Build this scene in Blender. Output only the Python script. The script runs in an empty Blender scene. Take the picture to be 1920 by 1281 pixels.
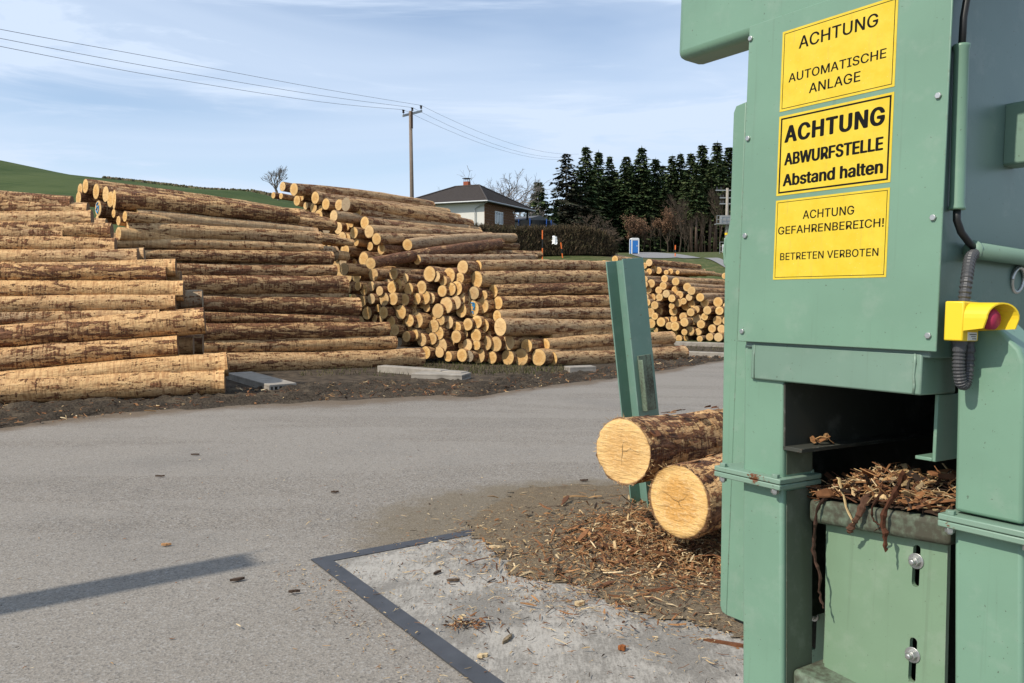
import bpy, bmesh, math, random
import numpy as np
from mathutils import Vector, Matrix
from mathutils.geometry import tessellate_polygon
random.seed(7); RNG = np.random.default_rng(7)
C = bpy.context.scene.collection
SC = bpy.context.scene
# ------------------------------------------------------------ camera, sky, sun, exposure
FPX = 1500.0
PITCH = math.atan(100 / 1500)
cam = bpy.data.objects.new('camera', bpy.data.cameras.new('camera')); C.objects.link(cam)
cam.location = (0, 0, 1.6); cam.rotation_euler = (math.pi / 2 - PITCH, 0, 0)
cam.data.sensor_width = 36; cam.data.lens = 36 * FPX / 1920
cam.data.clip_start = .05; cam.data.clip_end = 2000
SC.camera = cam
SUN_AZ = math.radians(214)        # direction towards the sun, counter-clockwise from +x
SUN_EL = math.radians(45)
w = bpy.data.worlds.new('World'); SC.world = w; w.use_nodes = True
wt = w.node_tree; wn = wt.nodes; wl = wt.links
bg = wn['Background']; bg.inputs['Strength'].default_value = .14
sky = wn.new('ShaderNodeTexSky'); sky.sky_type = 'NISHITA'; sky.sun_disc = False
sky.sun_elevation = SUN_EL; sky.sun_rotation = math.pi / 2 - SUN_AZ
sky.altitude = 500; sky.air_density = 1.0; sky.dust_density = .6; sky.ozone_density = 1.2
wc = wn.new('ShaderNodeTexCoord')
def wnoise(scale, loc, rot, sc, detail, rough):
    m = wn.new('ShaderNodeMapping'); m.inputs['Scale'].default_value = sc
    m.inputs['Location'].default_value = loc; m.inputs['Rotation'].default_value = rot
    n = wn.new('ShaderNodeTexNoise'); n.inputs['Scale'].default_value = scale
    n.inputs['Detail'].default_value = detail; n.inputs['Roughness'].default_value = rough
    n.inputs['Distortion'].default_value = .5
    wl.new(wc.outputs['Generated'], m.inputs[0]); wl.new(m.outputs[0], n.inputs['Vector']); return n
def wramp(src, a, b, top):
    r = wn.new('ShaderNodeMapRange'); r.interpolation_type = 'SMOOTHSTEP'
    r.inputs[1].default_value = a; r.inputs[2].default_value = b; r.inputs[4].default_value = top
    wl.new(src, r.inputs[0]); return r
n1 = wnoise(1.0, (.3, .1, .6), (.1, .25, .3), (1.0, 2.6, 6.5), 5, .52)
n2 = wnoise(2.2, (1.3, 4.1, .2), (.3, -.5, .2), (1.0, 3.0, 9.0), 6, .6)
r1 = wramp(n1.outputs['Fac'], .25, .68, .88); r2 = wramp(n2.outputs['Fac'], .47, .68, .55)
mx = wn.new('ShaderNodeMath'); mx.operation = 'ADD'; mx.use_clamp = True
wl.new(r1.outputs[0], mx.inputs[0]); wl.new(r2.outputs[0], mx.inputs[1])
mixw = wn.new('ShaderNodeMix'); mixw.data_type = 'RGBA'
mixw.inputs[7].default_value = (4.35, 5.15, 6.35, 1)
wl.new(mx.outputs[0], mixw.inputs[0]); wl.new(sky.outputs[0], mixw.inputs[6]); wl.new(mixw.outputs[2], bg.inputs['Color'])
sun = bpy.data.objects.new('sun', bpy.data.lights.new('sun', 'SUN')); C.objects.link(sun)
sun.data.energy = 3.9; sun.data.angle = math.radians(.8); sun.data.color = (1, .93, .82)
SD = Vector((math.cos(SUN_AZ) * math.cos(SUN_EL), math.sin(SUN_AZ) * math.cos(SUN_EL), math.sin(SUN_EL)))
sun.rotation_euler = SD.to_track_quat('Z', 'Y').to_euler(); sun.location = SD * 60
vs = SC.view_settings; vs.view_transform = 'Standard'; vs.look = 'None'; vs.exposure = .2; vs.gamma = 1
vs.use_curve_mapping = False

# ------------------------------------------------------------ helpers
CR = np.array([1, 0, 0.]); CF = np.array([0, math.cos(PITCH), -math.sin(PITCH)])
CU = np.array([0, math.sin(PITCH), math.cos(PITCH)]); CO = np.array([0, 0, 1.6])
def ray(x, y): return CF + (x - 960) / FPX * CR - (y - 640.5) / FPX * CU
def at(x, y, d): return CO + ray(x, y) * d
def sst(a, b, x):
    t = np.clip((x - a) / (b - a), 0, 1); return t * t * (3 - 2 * t)
RX = [0, 34, 38, 45, 60, 75, 85, 100, 115, 132, 200, 350, 900]; RZ = [0, 0, .35, 1.6, 3.75, 4.25, 4.75, 5.6, 6.4, 7.35, 10.2, 13.5, 15]
HX = [-400, -200, -140, -109, -93, -75, -61, -52, -38, -25, -10, 3]; HZ = [58, 42.5, 32.6, 27.5, 24.4, 22.8, 21.4, 21.2, 18, 14.5, 11, 9]
_rs = np.linspace(0, 900, 1801); _rz = np.interp(_rs, RX, RZ); _k = np.ones(13) / 13
_rz = np.convolve(np.pad(_rz, 6, mode='edge'), _k, 'valid')
_rz = np.where(_rs < 33, 0, _rz)
def g(x, y):                                   # height of the ground
    x = np.asarray(x, float); y = np.asarray(y, float)
    s = .64 * x + .77 * y
    yard = -.03 * (np.log1p(np.exp(np.clip((s - 8) * 1.2, -40, 40))) / 1.2 - np.log1p(np.exp(np.clip((s - 23) * 1.2, -40, 40))) / 1.2)
    r = np.hypot(x, np.maximum(y, 0)); base = np.interp(r, _rs, _rz)
    t = sst(44, 172, y); hill = np.maximum(0, np.interp(x, HX, HZ) - 9) * t
    bump = 2.7 * np.exp(-((x + 7) / 11) ** 2 - ((y - 86) / 16) ** 2)
    bump = bump + 1.9 * np.exp(-((x - 4.8) / 3.4) ** 2 - ((y - 71) / 5.5) ** 2)
    return yard * (1 - sst(30, 60, r)) + base + hill + bump
def hit(px, py, dmin=1.5, dmax=400):
    r = ray(px, py); ds = np.concatenate([np.arange(dmin, 40, .02), np.arange(40, dmax, .2)])
    P = CO[None] + ds[:, None] * r[None]; k = np.nonzero(P[:, 2] < g(P[:, 0], P[:, 1]))[0]
    return P[k[0]] if len(k) else P[-1]
def mesh(name, verts, faces, cols=None, smooth=False):
    m = bpy.data.meshes.new(name)
    m.from_pydata([tuple(map(float, v)) for v in verts], [], [tuple(map(int, f)) for f in faces]); m.update()
    if cols is not None:
        a = m.color_attributes.new('Col', 'FLOAT_COLOR', 'POINT')
        a.data.foreach_set('color', np.asarray(cols, dtype=np.float32).ravel())
    if smooth: m.polygons.foreach_set('use_smooth', [True] * len(m.polygons))
    return m
class MB:
    def __init__(s): s.v = []; s.f = []; s.c = []
    def add(s, v, f, c=None):
        o = len(s.v); s.v += [tuple(p) for p in v]; s.f += [tuple(i + o for i in q) for q in f]
        if c is not None: s.c += [tuple(c)] * len(v)
    def box(s, a, b, M=None, c=None):
        x0, y0, z0 = a; x1, y1, z1 = b
        v = [(x0, y0, z0), (x1, y0, z0), (x1, y1, z0), (x0, y1, z0), (x0, y0, z1), (x1, y0, z1), (x1, y1, z1), (x0, y1, z1)]
        if M is not None: v = [M @ Vector(p) for p in v]
        s.add(v, [(0, 3, 2, 1), (4, 5, 6, 7), (0, 1, 5, 4), (1, 2, 6, 5), (2, 3, 7, 6), (3, 0, 4, 7)], c)
    def prism(s, poly, z0, z1, f=lambda p, z: (p[0], p[1], z)):
        n = len(poly); v = [f(p, z0) for p in poly] + [f(p, z1) for p in poly]
        F = [tuple(range(n - 1, -1, -1)), tuple(range(n, 2 * n))] + [(i, (i + 1) % n, n + (i + 1) % n, n + i) for i in range(n)]
        s.add(v, F)
    def tube(s, pts, rad, seg=8, cap=True, flat=None, c=None):
        pts = [Vector(p) for p in pts]; n = len(pts)
        if not hasattr(rad, '__len__'): rad = [rad] * n
        up = Vector((0, 0, 1)); v = []; prev = None
        for i in range(n):
            d = (pts[min(i + 1, n - 1)] - pts[max(i - 1, 0)]); d = d.normalized() if d.length > 1e-9 else Vector((0, 0, 1))
            a = prev if prev is not None else (up if abs(d.dot(up)) < .95 else Vector((1, 0, 0)))
            a = (a - d * a.dot(d)).normalized(); b = d.cross(a); prev = a
            for k in range(seg):
                t = 2 * math.pi * k / seg
                v.append(pts[i] + a * math.cos(t) * rad[i] + b * math.sin(t) * rad[i] * (flat or 1))
        F = [(i * seg + k, i * seg + (k + 1) % seg, (i + 1) * seg + (k + 1) % seg, (i + 1) * seg + k) for i in range(n - 1) for k in range(seg)]
        if cap: F += [tuple(range(seg - 1, -1, -1)), tuple((n - 1) * seg + k for k in range(seg))]
        s.add(v, F, c)
    def build(s, name, mat, parent=None, smooth=False, bevel=0, loc=None, seg=2):
        m = mesh(name, s.v, s.f, [c + (1,) if len(c) == 3 else c for c in s.c] if s.c else None, smooth)
        return link(name, m, mat, parent, bevel, loc, seg)
def link(name, m, mat, parent=None, bevel=0, loc=None, seg=2):
    o = bpy.data.objects.new(name, m); C.objects.link(o)
    if mat is not None and not len(m.materials): m.materials.append(mat)
    if parent is not None: o.parent = parent
    if loc is not None: o.location = loc
    if bevel:
        b = o.modifiers.new('Bevel', 'BEVEL'); b.width = bevel; b.segments = seg; b.limit_method = 'ANGLE'; b.harden_normals = False
        m.polygons.foreach_set('use_smooth', [True] * len(m.polygons))
        if hasattr(m, 'set_sharp_from_angle'): m.set_sharp_from_angle(angle=math.radians(50))
    return o
def tag(o, label, cat, group=None, kind=None):
    if label: o['label'] = label
    if cat: o['category'] = cat
    if group: o['group'] = group
    if kind: o['kind'] = kind
    return o
def empty(name, loc, label, cat, group=None, rz=0):
    o = bpy.data.objects.new(name, None); C.objects.link(o); o.location = loc; o.rotation_euler = (0, 0, rz)
    o.empty_display_size = .2
    return tag(o, label, cat, group)
def structure(o): o['kind'] = 'structure'; return o
def stuff(o): o['kind'] = 'stuff'; return o
ORD = 'zeroth first second third fourth fifth sixth seventh eighth ninth tenth eleventh twelfth thirteenth fourteenth fifteenth sixteenth seventeenth eighteenth nineteenth twentieth'.split()
def ordn(i):
    if i <= 20: return ORD[i]
    return 'twenty-' + ORD[i - 20] if i < 30 else 'thirty-' + ORD[i - 30] if i > 30 else 'thirtieth'

# ------------------------------------------------------------ materials
class NT:
    def __init__(s, name, rough=.7, spec=.3):
        s.m = bpy.data.materials.new(name); s.m.use_nodes = True; s.t = s.m.node_tree; s.n = s.t.nodes
        s.b = s.n['Principled BSDF']; s.b.inputs['Roughness'].default_value = rough
        s.b.inputs['Specular IOR Level'].default_value = spec
        s.tc = s.n.new('ShaderNodeTexCoord'); s.geo = None
    def l(s, a, b): s.t.links.new(a, b)
    def val(s, x, inp):
        if hasattr(x, 'is_output'): s.l(x, inp)
        elif isinstance(x, tuple): inp.default_value = x if len(x) == 4 or inp.type == 'VECTOR' else x + (1,)
        else: inp.default_value = x
    def pos(s):
        if s.geo is None: s.geo = s.n.new('ShaderNodeNewGeometry')
        return s.geo.outputs['Position']
    def rnd(s):
        return s.n.new('ShaderNodeObjectInfo').outputs['Random']
    def attr(s, name, obj=True):
        a = s.n.new('ShaderNodeAttribute'); a.attribute_type = 'OBJECT' if obj else 'GEOMETRY'; a.attribute_name = name
        return a.outputs['Fac'] if obj else a.outputs['Color']
    def mapv(s, vec, sc=(1, 1, 1), rot=(0, 0, 0), loc=(0, 0, 0)):
        m = s.n.new('ShaderNodeMapping'); s.l(vec, m.inputs[0])
        m.inputs['Scale'].default_value = sc; m.inputs['Rotation'].default_value = rot; m.inputs['Location'].default_value = loc
        return m.outputs[0]
    def vmath(s, op, a, b):
        m = s.n.new('ShaderNodeVectorMath'); m.operation = op; s.val(a, m.inputs[0])
        if op != 'SCALE': s.val(b, m.inputs[1])
        return m.outputs[0]
    def noise(s, vec, scale, detail=3, rough=.55, dist=0):
        n = s.n.new('ShaderNodeTexNoise'); s.l(vec, n.inputs['Vector']); n.inputs['Scale'].default_value = scale
        n.inputs['Detail'].default_value = detail; n.inputs['Roughness'].default_value = rough; n.inputs['Distortion'].default_value = dist
        return n.outputs['Fac']
    def vor(s, vec, scale, feat='F1'):
        n = s.n.new('ShaderNodeTexVoronoi'); s.l(vec, n.inputs['Vector']); n.inputs['Scale'].default_value = scale; n.feature = feat
        return n.outputs['Distance'], n.outputs['Color'] if feat == 'F1' else None
    def math(s, op, a, b=0., clamp=False):
        m = s.n.new('ShaderNodeMath'); m.operation = op; m.use_clamp = clamp; s.val(a, m.inputs[0]); s.val(b, m.inputs[1]); return m.outputs[0]
    def step(s, x, a, b, lo=0., hi=1.):
        r = s.n.new('ShaderNodeMapRange'); r.interpolation_type = 'SMOOTHSTEP'
        for k, q in zip((0, 1, 2, 3, 4), (x, a, b, lo, hi)): s.val(q, r.inputs[k])
        return r.outputs[0]
    def mix(s, f, a, b, mode='MIX'):
        m = s.n.new('ShaderNodeMix'); m.data_type = 'RGBA'; m.blend_type = mode
        s.val(f, m.inputs[0]); s.val(a, m.inputs[6]); s.val(b, m.inputs[7]); return m.outputs[2]
    def grey(s, x):
        c = s.n.new('ShaderNodeCombineColor'); [s.l(x, i) for i in c.inputs]; return c.outputs[0]
    def out(s, col, bump=None, bs=.3, bd=.02, rough=None):
        s.val(col, s.b.inputs['Base Color'])
        if bump is not None:
            b = s.n.new('ShaderNodeBump'); b.inputs['Strength'].default_value = bs; b.inputs['Distance'].default_value = bd
            s.l(bump, b.inputs['Height']); s.l(b.outputs[0], s.b.inputs['Normal'])
        if rough is not None: s.val(rough, s.b.inputs['Roughness'])
        return s.m
def plain(name, col, rough=.6, spec=.4, metal=0, var=.15, scale=6):
    t = NT(name, rough, spec); n = t.noise(t.tc.outputs['Object'], scale, 4)
    c = t.mix(n, tuple(x * (1 - var) for x in col), tuple(x * (1 + var) for x in col)); t.b.inputs['Metallic'].default_value = metal
    return t.out(c, n, .05, .01)
def vcol(name, rough=.85, spec=.2):
    t = NT(name, rough, spec); c = t.attr('Col', False); n = t.noise(t.tc.outputs['Object'], 60, 3)
    return t.out(t.mix(t.step(n, .3, .7), t.mix(1., c, (.7, .7, .7), 'MULTIPLY'), c))
def bark_material():
    t = NT('bark_and_wood', .75, .25); r = t.rnd()
    off = t.vmath('SCALE', (37., 19., 53.), 0.); off.node.inputs[3].default_value = 1; t.l(r, off.node.inputs[3])
    v = t.vmath('ADD', t.tc.outputs['Object'], off)
    A = t.noise(t.mapv(v, (2.0, 8, 8)), 1.6, 6, .66, .8)
    L = t.noise(t.mapv(v, (.5, 1.5, 1.5)), 1.0, 2)
    B = t.noise(t.mapv(v, (34, 3.2, 3.2)), 1., 2)
    D = t.noise(t.mapv(v, (5, 26, 26)), 1., 4, .6)
    k = t.math('ADD', A, t.math('MULTIPLY', t.math('SUBTRACT', B, .5), .44))
    k = t.math('ADD', k, t.math('MULTIPLY', t.math('SUBTRACT', D, .5), .34))
    k = t.math('ADD', k, t.math('MULTIPLY', t.math('SUBTRACT', L, .5), .34))
    thr = t.math('SUBTRACT', .71, t.math('MULTIPLY', t.attr('bark'), .33))
    mask = t.step(t.math('SUBTRACT', k, thr), -.03, .03)
    deep = t.step(t.math('SUBTRACT', k, thr), .03, .12)
    tone = t.attr('tone')
    wood = t.mix(t.step(D, .3, .7), (.49, .255, .100), (.68, .42, .190))
    wood = t.mix(t.step(B, .42, .62), wood, (.68, .42, .185))
    wood = t.mix(t.step(L, .5, .72), wood, (.47, .31, .17))
    wood = t.mix(t.math('MULTIPLY', t.step(B, .5, .3), .5), wood, (.23, .105, .042))
    wood = t.mix(tone, wood, t.mix(t.step(D, .3, .7), (.24, .185, .125), (.36, .29, .205)))
    brk = t.mix(t.step(D, .35, .65), (.155, .058, .025), (.35, .145, .058))
    brk = t.mix(t.math('MULTIPLY', deep, .7), brk, t.mix(t.step(D, .35, .65), (.058, .028, .016), (.20, .098, .05)))
    E = t.noise(t.mapv(v, (7, 17, 17)), 1., 4, .7); S = t.noise(t.mapv(v, (48, 6, 6)), 1., 3, .6)
    wood = t.mix(t.math('MULTIPLY', t.step(E, .47, .34), .5), wood, (.25, .105, .036))
    wood = t.mix(t.math('MULTIPLY', t.step(S, .55, .68), .5), wood, (.24, .105, .038))
    wood = t.mix(t.math('MULTIPLY', t.step(E, .56, .68), .5), wood, (.76, .52, .26))
    brk = t.mix(t.math('MULTIPLY', t.step(E, .46, .34), .5), brk, (.040, .021, .013))
    brk = t.mix(t.math('MULTIPLY', t.step(S, .58, .68), .55), brk, (.42, .22, .095))
    c = t.mix(mask, wood, brk)
    h = t.math('ADD', t.math('MULTIPLY', mask, .5), t.math('ADD', t.math('MULTIPLY', deep, .5), t.math('MULTIPLY', D, .5)))
    return t.out(c, t.math('ADD', h, t.math('MULTIPLY', E, .7)), 1., .03)
def end_material():
    t = NT('sawn_log_end', .8, .2); o = t.tc.outputs['Object']; r = t.rnd()
    off = t.vmath('SCALE', (31., 17., 43.), 0.); t.l(r, off.node.inputs[3]); v = t.vmath('ADD', o, off)
    ln = t.n.new('ShaderNodeVectorMath'); ln.operation = 'LENGTH'; t.l(o, ln.inputs[0]); rad = ln.outputs['Value']
    q = t.math('DIVIDE', rad, t.attr('rad'))
    nz = t.noise(v, 9, 4); nf = t.noise(t.mapv(v, (1, 14, 60), (.6, 0, 0)), 1, 3)
    rings = t.math('SINE', t.math('ADD', t.math('MULTIPLY', rad, 520), t.math('MULTIPLY', nz, 9)))
    heart = t.step(t.math('ADD', q, t.math('MULTIPLY', t.math('SUBTRACT', nz, .5), .5)), .45, .72)
    c = t.mix(heart, (.60, .325, .095), (.74, .465, .175))
    c = t.mix(t.math('MULTIPLY', t.step(rings, -.5, 1.), .07), c, (.34, .17, .05))
    c = t.mix(t.math('MULTIPLY', t.step(nf, .50, .70), .45), c, (.78, .56, .29))
    c = t.mix(t.math('MULTIPLY', t.step(nz, .52, .72), .5), c, (.40, .205, .06))
    c = t.mix(t.math('MULTIPLY', r, .45), c, (.56, .31, .09)); c = t.mix(t.math('MULTIPLY', t.step(r, .6, 1.), .4), c, (.80, .60, .34))
    c = t.mix(t.step(q, .93, .99), c, (.15, .075, .035))
    fuzz = t.noise(v, 70, 3, .7); c = t.mix(t.math('MULTIPLY', t.step(fuzz, .52, .68), .35), c, (.82, .62, .36))
    c = t.mix(t.math('MULTIPLY', t.step(fuzz, .42, .28), .4), c, (.36, .18, .055))
    c = t.mix(t.attr('tone'), c, t.mix(nz, (.20, .16, .11), (.33, .27, .19)))
    return t.out(c, t.math('ADD', nf, nz), .8, .012)
def paint(name, base, dirt=.12, dirtcol=(.055, .05, .03), rust=.0, rough=.38, streak=0.):
    t = NT(name, rough, .5); o = t.tc.outputs['Object']
    a = t.noise(o, 3, 4); b = t.noise(o, 70, 3); s = t.noise(t.mapv(o, (40, 2.5, 40)), 1, 4, .6)
    c = t.mix(t.step(a, .3, .7), tuple(x * .93 for x in base), tuple(x * 1.06 for x in base))
    m = t.step(t.math('ADD', t.math('MULTIPLY', a, .6), t.math('ADD', t.math('MULTIPLY', b, .3), t.math('MULTIPLY', s, streak))), .72 - dirt, .95 - dirt)
    c = t.mix(m, c, dirtcol)
    run = t.noise(t.mapv(o, (55, 1.6, 55)), 1, 3, .6); c = t.mix(t.math('MULTIPLY', t.step(run, .60, .74), .16), c, (.07, .075, .05))
    haze_ = t.noise(o, 9, 6, .7); c = t.mix(t.math('MULTIPLY', t.step(haze_, .52, .7), .12), c, (.42, .43, .38))
    sp = t.noise(o, 130, 2, .5); c = t.mix(t.math('MULTIPLY', t.step(sp, .72, .76), .7), c, (.05, .045, .03))
    bv = t.n.new('ShaderNodeBevel'); bv.samples = 4; bv.inputs['Radius'].default_value = .006
    ge = t.n.new('ShaderNodeNewGeometry'); dt = t.n.new('ShaderNodeVectorMath'); dt.operation = 'DOT_PRODUCT'; t.l(bv.outputs[0], dt.inputs[0]); t.l(ge.outputs['Normal'], dt.inputs[1])
    edge = t.step(t.math('SUBTRACT', 1., dt.outputs['Value']), .02, .16)
    wn_ = t.noise(o, 26, 5, .75); edge = t.math('MULTIPLY', edge, t.step(wn_, .50, .62))
    c = t.mix(t.math('MULTIPLY', edge, .75), c, t.mix(t.step(b, .4, .6), (.10, .05, .025), (.30, .33, .29)))
    if rust:
        rr = t.step(t.math('ADD', t.math('MULTIPLY', t.noise(o, 14, 5, .7), .8), t.math('MULTIPLY', b, .2)), .72 - rust, .76 - rust)
        c = t.mix(rr, c, (.13, .045, .015))
    return t.out(c, t.noise(o, 260, 2), .06, .002, t.step(m, 0, 1, rough, .8))
G = (.160, .278, .195)
M = {}
M['bark'] = bark_material(); M['end'] = end_material()
M['green'] = paint('green_paint', G, .08, (.055, .05, .03), .02); M['green_worn'] = paint('worn_green_paint', (.160, .250, .19), .20, (.06, .055, .03), .06, .42)
M['green_dirty'] = paint('dirty_green_paint', (.150, .205, .14), .27, (.055, .052, .033), .06, .6, .25)
M['grime_shade'] = paint('grimy_shaded_green_paint', (.085, .105, .07), .22, (.045, .042, .028), .03, .6)  # grime and shade of the pillar's inner face, both put into the colour
M['green_shaded'] = paint('shade_darkened_green_paint', (.115, .180, .155), .1, (.05, .05, .035), .03, .35)  # darker copy of the green: the housing side's shade put into the colour
M['green_panel'] = paint('green_panel_paint', (.175, .268, .17), .14, (.10, .10, .055), .04, .42, .12)
M['green_post'] = paint('green_post_paint', (.14, .25, .195), .12, (.04, .035, .025), .09, .5, .1)
M['green_flange'] = paint('chipped_flange_paint', (.18, .275, .205), .12, (.09, .08, .05), .12, .45)
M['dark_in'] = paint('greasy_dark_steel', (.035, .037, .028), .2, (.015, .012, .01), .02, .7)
M['zinc'] = plain('zinc_plated_steel', (.50, .50, .48), .42, .5, .9, .12, 30)
M['yellow'] = plain('yellow_enclosure_plastic', (.80, .56, .02), .4, .5, 0, .04)
def sign_mat():
    t = NT('yellow_sign_film', .42, .45); o = t.tc.outputs['Object']; a = t.noise(o, 18, 5, .7); b = t.noise(t.mapv(o, (60, 7, 60)), 1, 4, .7); d = t.noise(o, 190, 2)
    c = t.mix(t.step(a, .3, .7), (.66, .465, .02), (.73, .525, .035)); c = t.mix(t.math('MULTIPLY', t.step(b, .54, .7), .22), c, (.36, .29, .10))
    c = t.mix(t.math('MULTIPLY', t.step(d, .68, .74), .5), c, (.75, .66, .30))
    return t.out(c, a, .08, .003, t.step(a, .3, .7, .32, .6))
M['sign'] = sign_mat()
M['ink'] = plain('black_print', (.008, .008, .008), .7, .1, 0, .1)
M['red'] = plain('faded_red_plastic', (.36, .028, .07), .55, .3, 0, .1)
M['white'] = plain('white_paint', (.75, .75, .73), .5, .4, 0, .05)
M['grey_hose'] = plain('grey_hose_plastic', (.062, .062, .064), .45, .4, 0, .1)
M['black_rubber'] = plain('black_cable_rubber', (.02, .02, .02), .5, .4, 0, .1)
M['chips'] = vcol('loose_bark_and_chips')
M['blue_spray'] = plain('blue_spray_paint', (.03, .28, .55), .6, .3)
def ground_mat():
    t = NT('grass_and_soil', .95, .1); p = t.pos(); m = t.attr('Col', False)
    a = t.noise(p, .35, 5, .6); b = t.noise(p, 6, 4, .6); f = t.noise(t.mapv(p, (1, .35, 1), (0, 0, .5)), .09, 4, .6); h = t.noise(p, 1.5, 4)
    gr = t.mix(t.step(b, .3, .7), (.040, .062, .018), (.088, .098, .036))
    gr = t.mix(t.math('MULTIPLY', t.step(h, .45, .7), .6), gr, (.15, .135, .062))
    sl = t.n.new('ShaderNodeSeparateColor'); t.l(m, sl.inputs[0])
    fl = t.noise(t.mapv(p, (.10, 1.6, .5), (0, 0, .35)), 1, 4, .7); field = t.mix(t.step(t.math('ADD', t.math('MULTIPLY', f, .5), t.math('MULTIPLY', fl, .5)), .40, .60), (.036, .060, .017), (.072, .094, .032))
    c = t.mix(sl.outputs['Green'], gr, field)
    soil = t.mix(t.step(b, .3, .7), (.038, .030, .023), (.105, .080, .056))
    c = t.mix(t.step(t.math('ADD', sl.outputs['Red'], t.math('MULTIPLY', t.math('SUBTRACT', a, .5), .7)), .35, .65), c, soil)
    c = t.mix(t.math('MULTIPLY', sl.outputs['Blue'], t.step(h, .35, .6)), c, (.17, .135, .082))
    return t.out(c, b, .5, .06)
M['ground'] = ground_mat()
def asphalt_mat():
    t = NT('old_dusty_asphalt', .9, .2); p = t.pos()
    d = t.attr('Col', False); sc = t.n.new('ShaderNodeSeparateColor'); t.l(d, sc.inputs[0])
    fine = t.noise(p, 95, 4, .85); st, sc2 = t.vor(p, 88); big = t.noise(p, .5, 4, .6); mid = t.noise(p, 5, 5, .65)
    lane = t.noise(t.mapv(p, (.18, .9, 1), (0, 0, .3)), 1, 3)
    c = t.mix(t.step(fine, .3, .7), (.120, .104, .086), (.315, .280, .236))
    vs_ = t.n.new('ShaderNodeSeparateColor'); t.l(sc2, vs_.inputs[0])
    c = t.mix(t.math('MULTIPLY', t.step(vs_.outputs['Red'], .80, .95), .5), c, (.36, .345, .32))
    c = t.mix(t.math('MULTIPLY', t.step(vs_.outputs['Green'], .82, .95), .6), c, (.065, .06, .055))
    c = t.mix(t.math('MULTIPLY', t.step(mid, .45, .75), .28), c, (.255, .235, .205))
    c = t.mix(t.math('MULTIPLY', t.step(lane, .46, .54), .25), c, (.30, .275, .24))
    c = t.mix(t.math('MULTIPLY', t.step(big, .5, .7), .22), c, (.11, .105, .098))
    e = t.math('ADD', sc.outputs['Red'], t.math('MULTIPLY', t.math('SUBTRACT', mid, .5), .8))
    c = t.mix(t.step(e, .35, .95), c, t.mix(t.step(fine, .3, .7), (.085, .062, .042), (.20, .155, .11)))
    e2 = t.math('ADD', sc.outputs['Green'], t.math('MULTIPLY', t.math('SUBTRACT', mid, .5), .9))
    c = t.mix(t.math('MULTIPLY', t.step(e2, .3, .8), .8), c, t.mix(t.step(fine, .3, .7), (.10, .078, .05), (.215, .175, .12)))
    return t.out(c, t.math('ADD', fine, t.math('MULTIPLY', st, .8)), .45, .006)
M['asphalt'] = asphalt_mat()
def concrete_mat():
    t = NT('worn_concrete', .9, .2); p = t.pos()
    fine = t.noise(p, 90, 4, .7); a = t.noise(p, 2.2, 6, .68); s = t.noise(t.mapv(p, (46, 9, 1), (0, 0, -.5)), 1.4, 5, .75); w_ = t.noise(p, 16, 5, .75)
    c = t.mix(t.step(fine, .3, .7), (.175, .160, .138), (.29, .268, .235))
    k = t.math('ADD', t.math('MULTIPLY', s, .45), t.math('ADD', t.math('MULTIPLY', w_, .3), t.math('MULTIPLY', a, .45)))
    c = t.mix(t.math('MULTIPLY', t.step(k, .54, .68), .65), c, (.44, .41, .36))
    c = t.mix(t.math('MULTIPLY', t.step(a, .55, .36), .35), c, (.13, .120, .105))
    d, _ = t.vor(p, 60)
    c = t.mix(t.math('MULTIPLY', t.step(w_, .60, .70), .5), c, (.09, .08, .065))
    return t.out(c, t.math('ADD', fine, k), .4, .006)
M['concrete'] = concrete_mat()
def dust_mat():
    t = NT('trodden_sawdust', .95, .1); p = t.pos(); f = t.noise(p, 110, 4, .75); a = t.noise(p, 9, 5, .7); s = t.noise(t.mapv(p, (30, 70, 30), (0, 0, .7)), 1, 4, .7)
    c = t.mix(t.step(f, .3, .7), (.115, .088, .058), (.255, .20, .135))
    c = t.mix(t.math('MULTIPLY', t.step(s, .56, .66), .55), c, (.36, .27, .155))
    c = t.mix(t.math('MULTIPLY', t.step(a, .5, .68), .5), c, (.10, .07, .045))
    return t.out(c, t.math('ADD', f, a), .8, .015)
M['dust'] = dust_mat()
def soil_mat():
    t = NT('churned_dark_soil', .95, .1); p = t.pos(); f = t.noise(p, 40, 5, .7); a = t.noise(p, 2.5, 5, .65)
    c = t.mix(t.step(f, .3, .7), (.028, .022, .017), (.105, .082, .058))
    c = t.mix(t.math('MULTIPLY', t.step(a, .5, .66), .6), c, (.15, .115, .078))
    return t.out(c, f, .8, .04)
M['soil'] = soil_mat()
M['steel_dark'] = plain('dark_steel_edging', (.062, .064, .070), .55, .4, .2, .35, 9)
M['hollow'] = plain('weathered_precast_concrete', (.30, .268, .225), .9, .2, 0, .5, 7)
M['road'] = plain('light_road_asphalt', (.22, .215, .21), .9, .2, 0, .1, 3)
M['pole_wood'] = plain('weathered_pole_wood', (.20, .155, .12), .85, .2, 0, .3, 5)
M['galv'] = plain('galvanised_steel', (.34, .35, .35), .5, .4, .4, .15)
M['insul'] = plain('brown_glazed_insulator', (.025, .016, .014), .3, .5)
M['wire'] = plain('aluminium_conductor', (.17, .17, .19), .5, .3)
M['bluedoor'] = plain('blue_cabin_plastic', (.025, .17, .50), .4, .4, 0, .05)
M['orange'] = plain('orange_marker_paint', (.80, .17, .03), .5, .4)
M['blackp'] = plain('black_marker_paint', (.02, .02, .02), .6, .3)
M['net'] = plain('dark_safety_net', (.018, .02, .022), .9, .1)
M['bluep'] = plain('blue_foam_sleeve', (.02, .09, .35), .6, .3)
M['plaster'] = plain('white_render', (.66, .64, .58), .9, .2, 0, .06, 3)
M['brick'] = plain('red_chimney_brick', (.30, .09, .05), .9, .2, 0, .2, 12)
M['glass'] = plain('dark_window_glass', (.10, .115, .13), .12, .6, 0, .2, 1)
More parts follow.
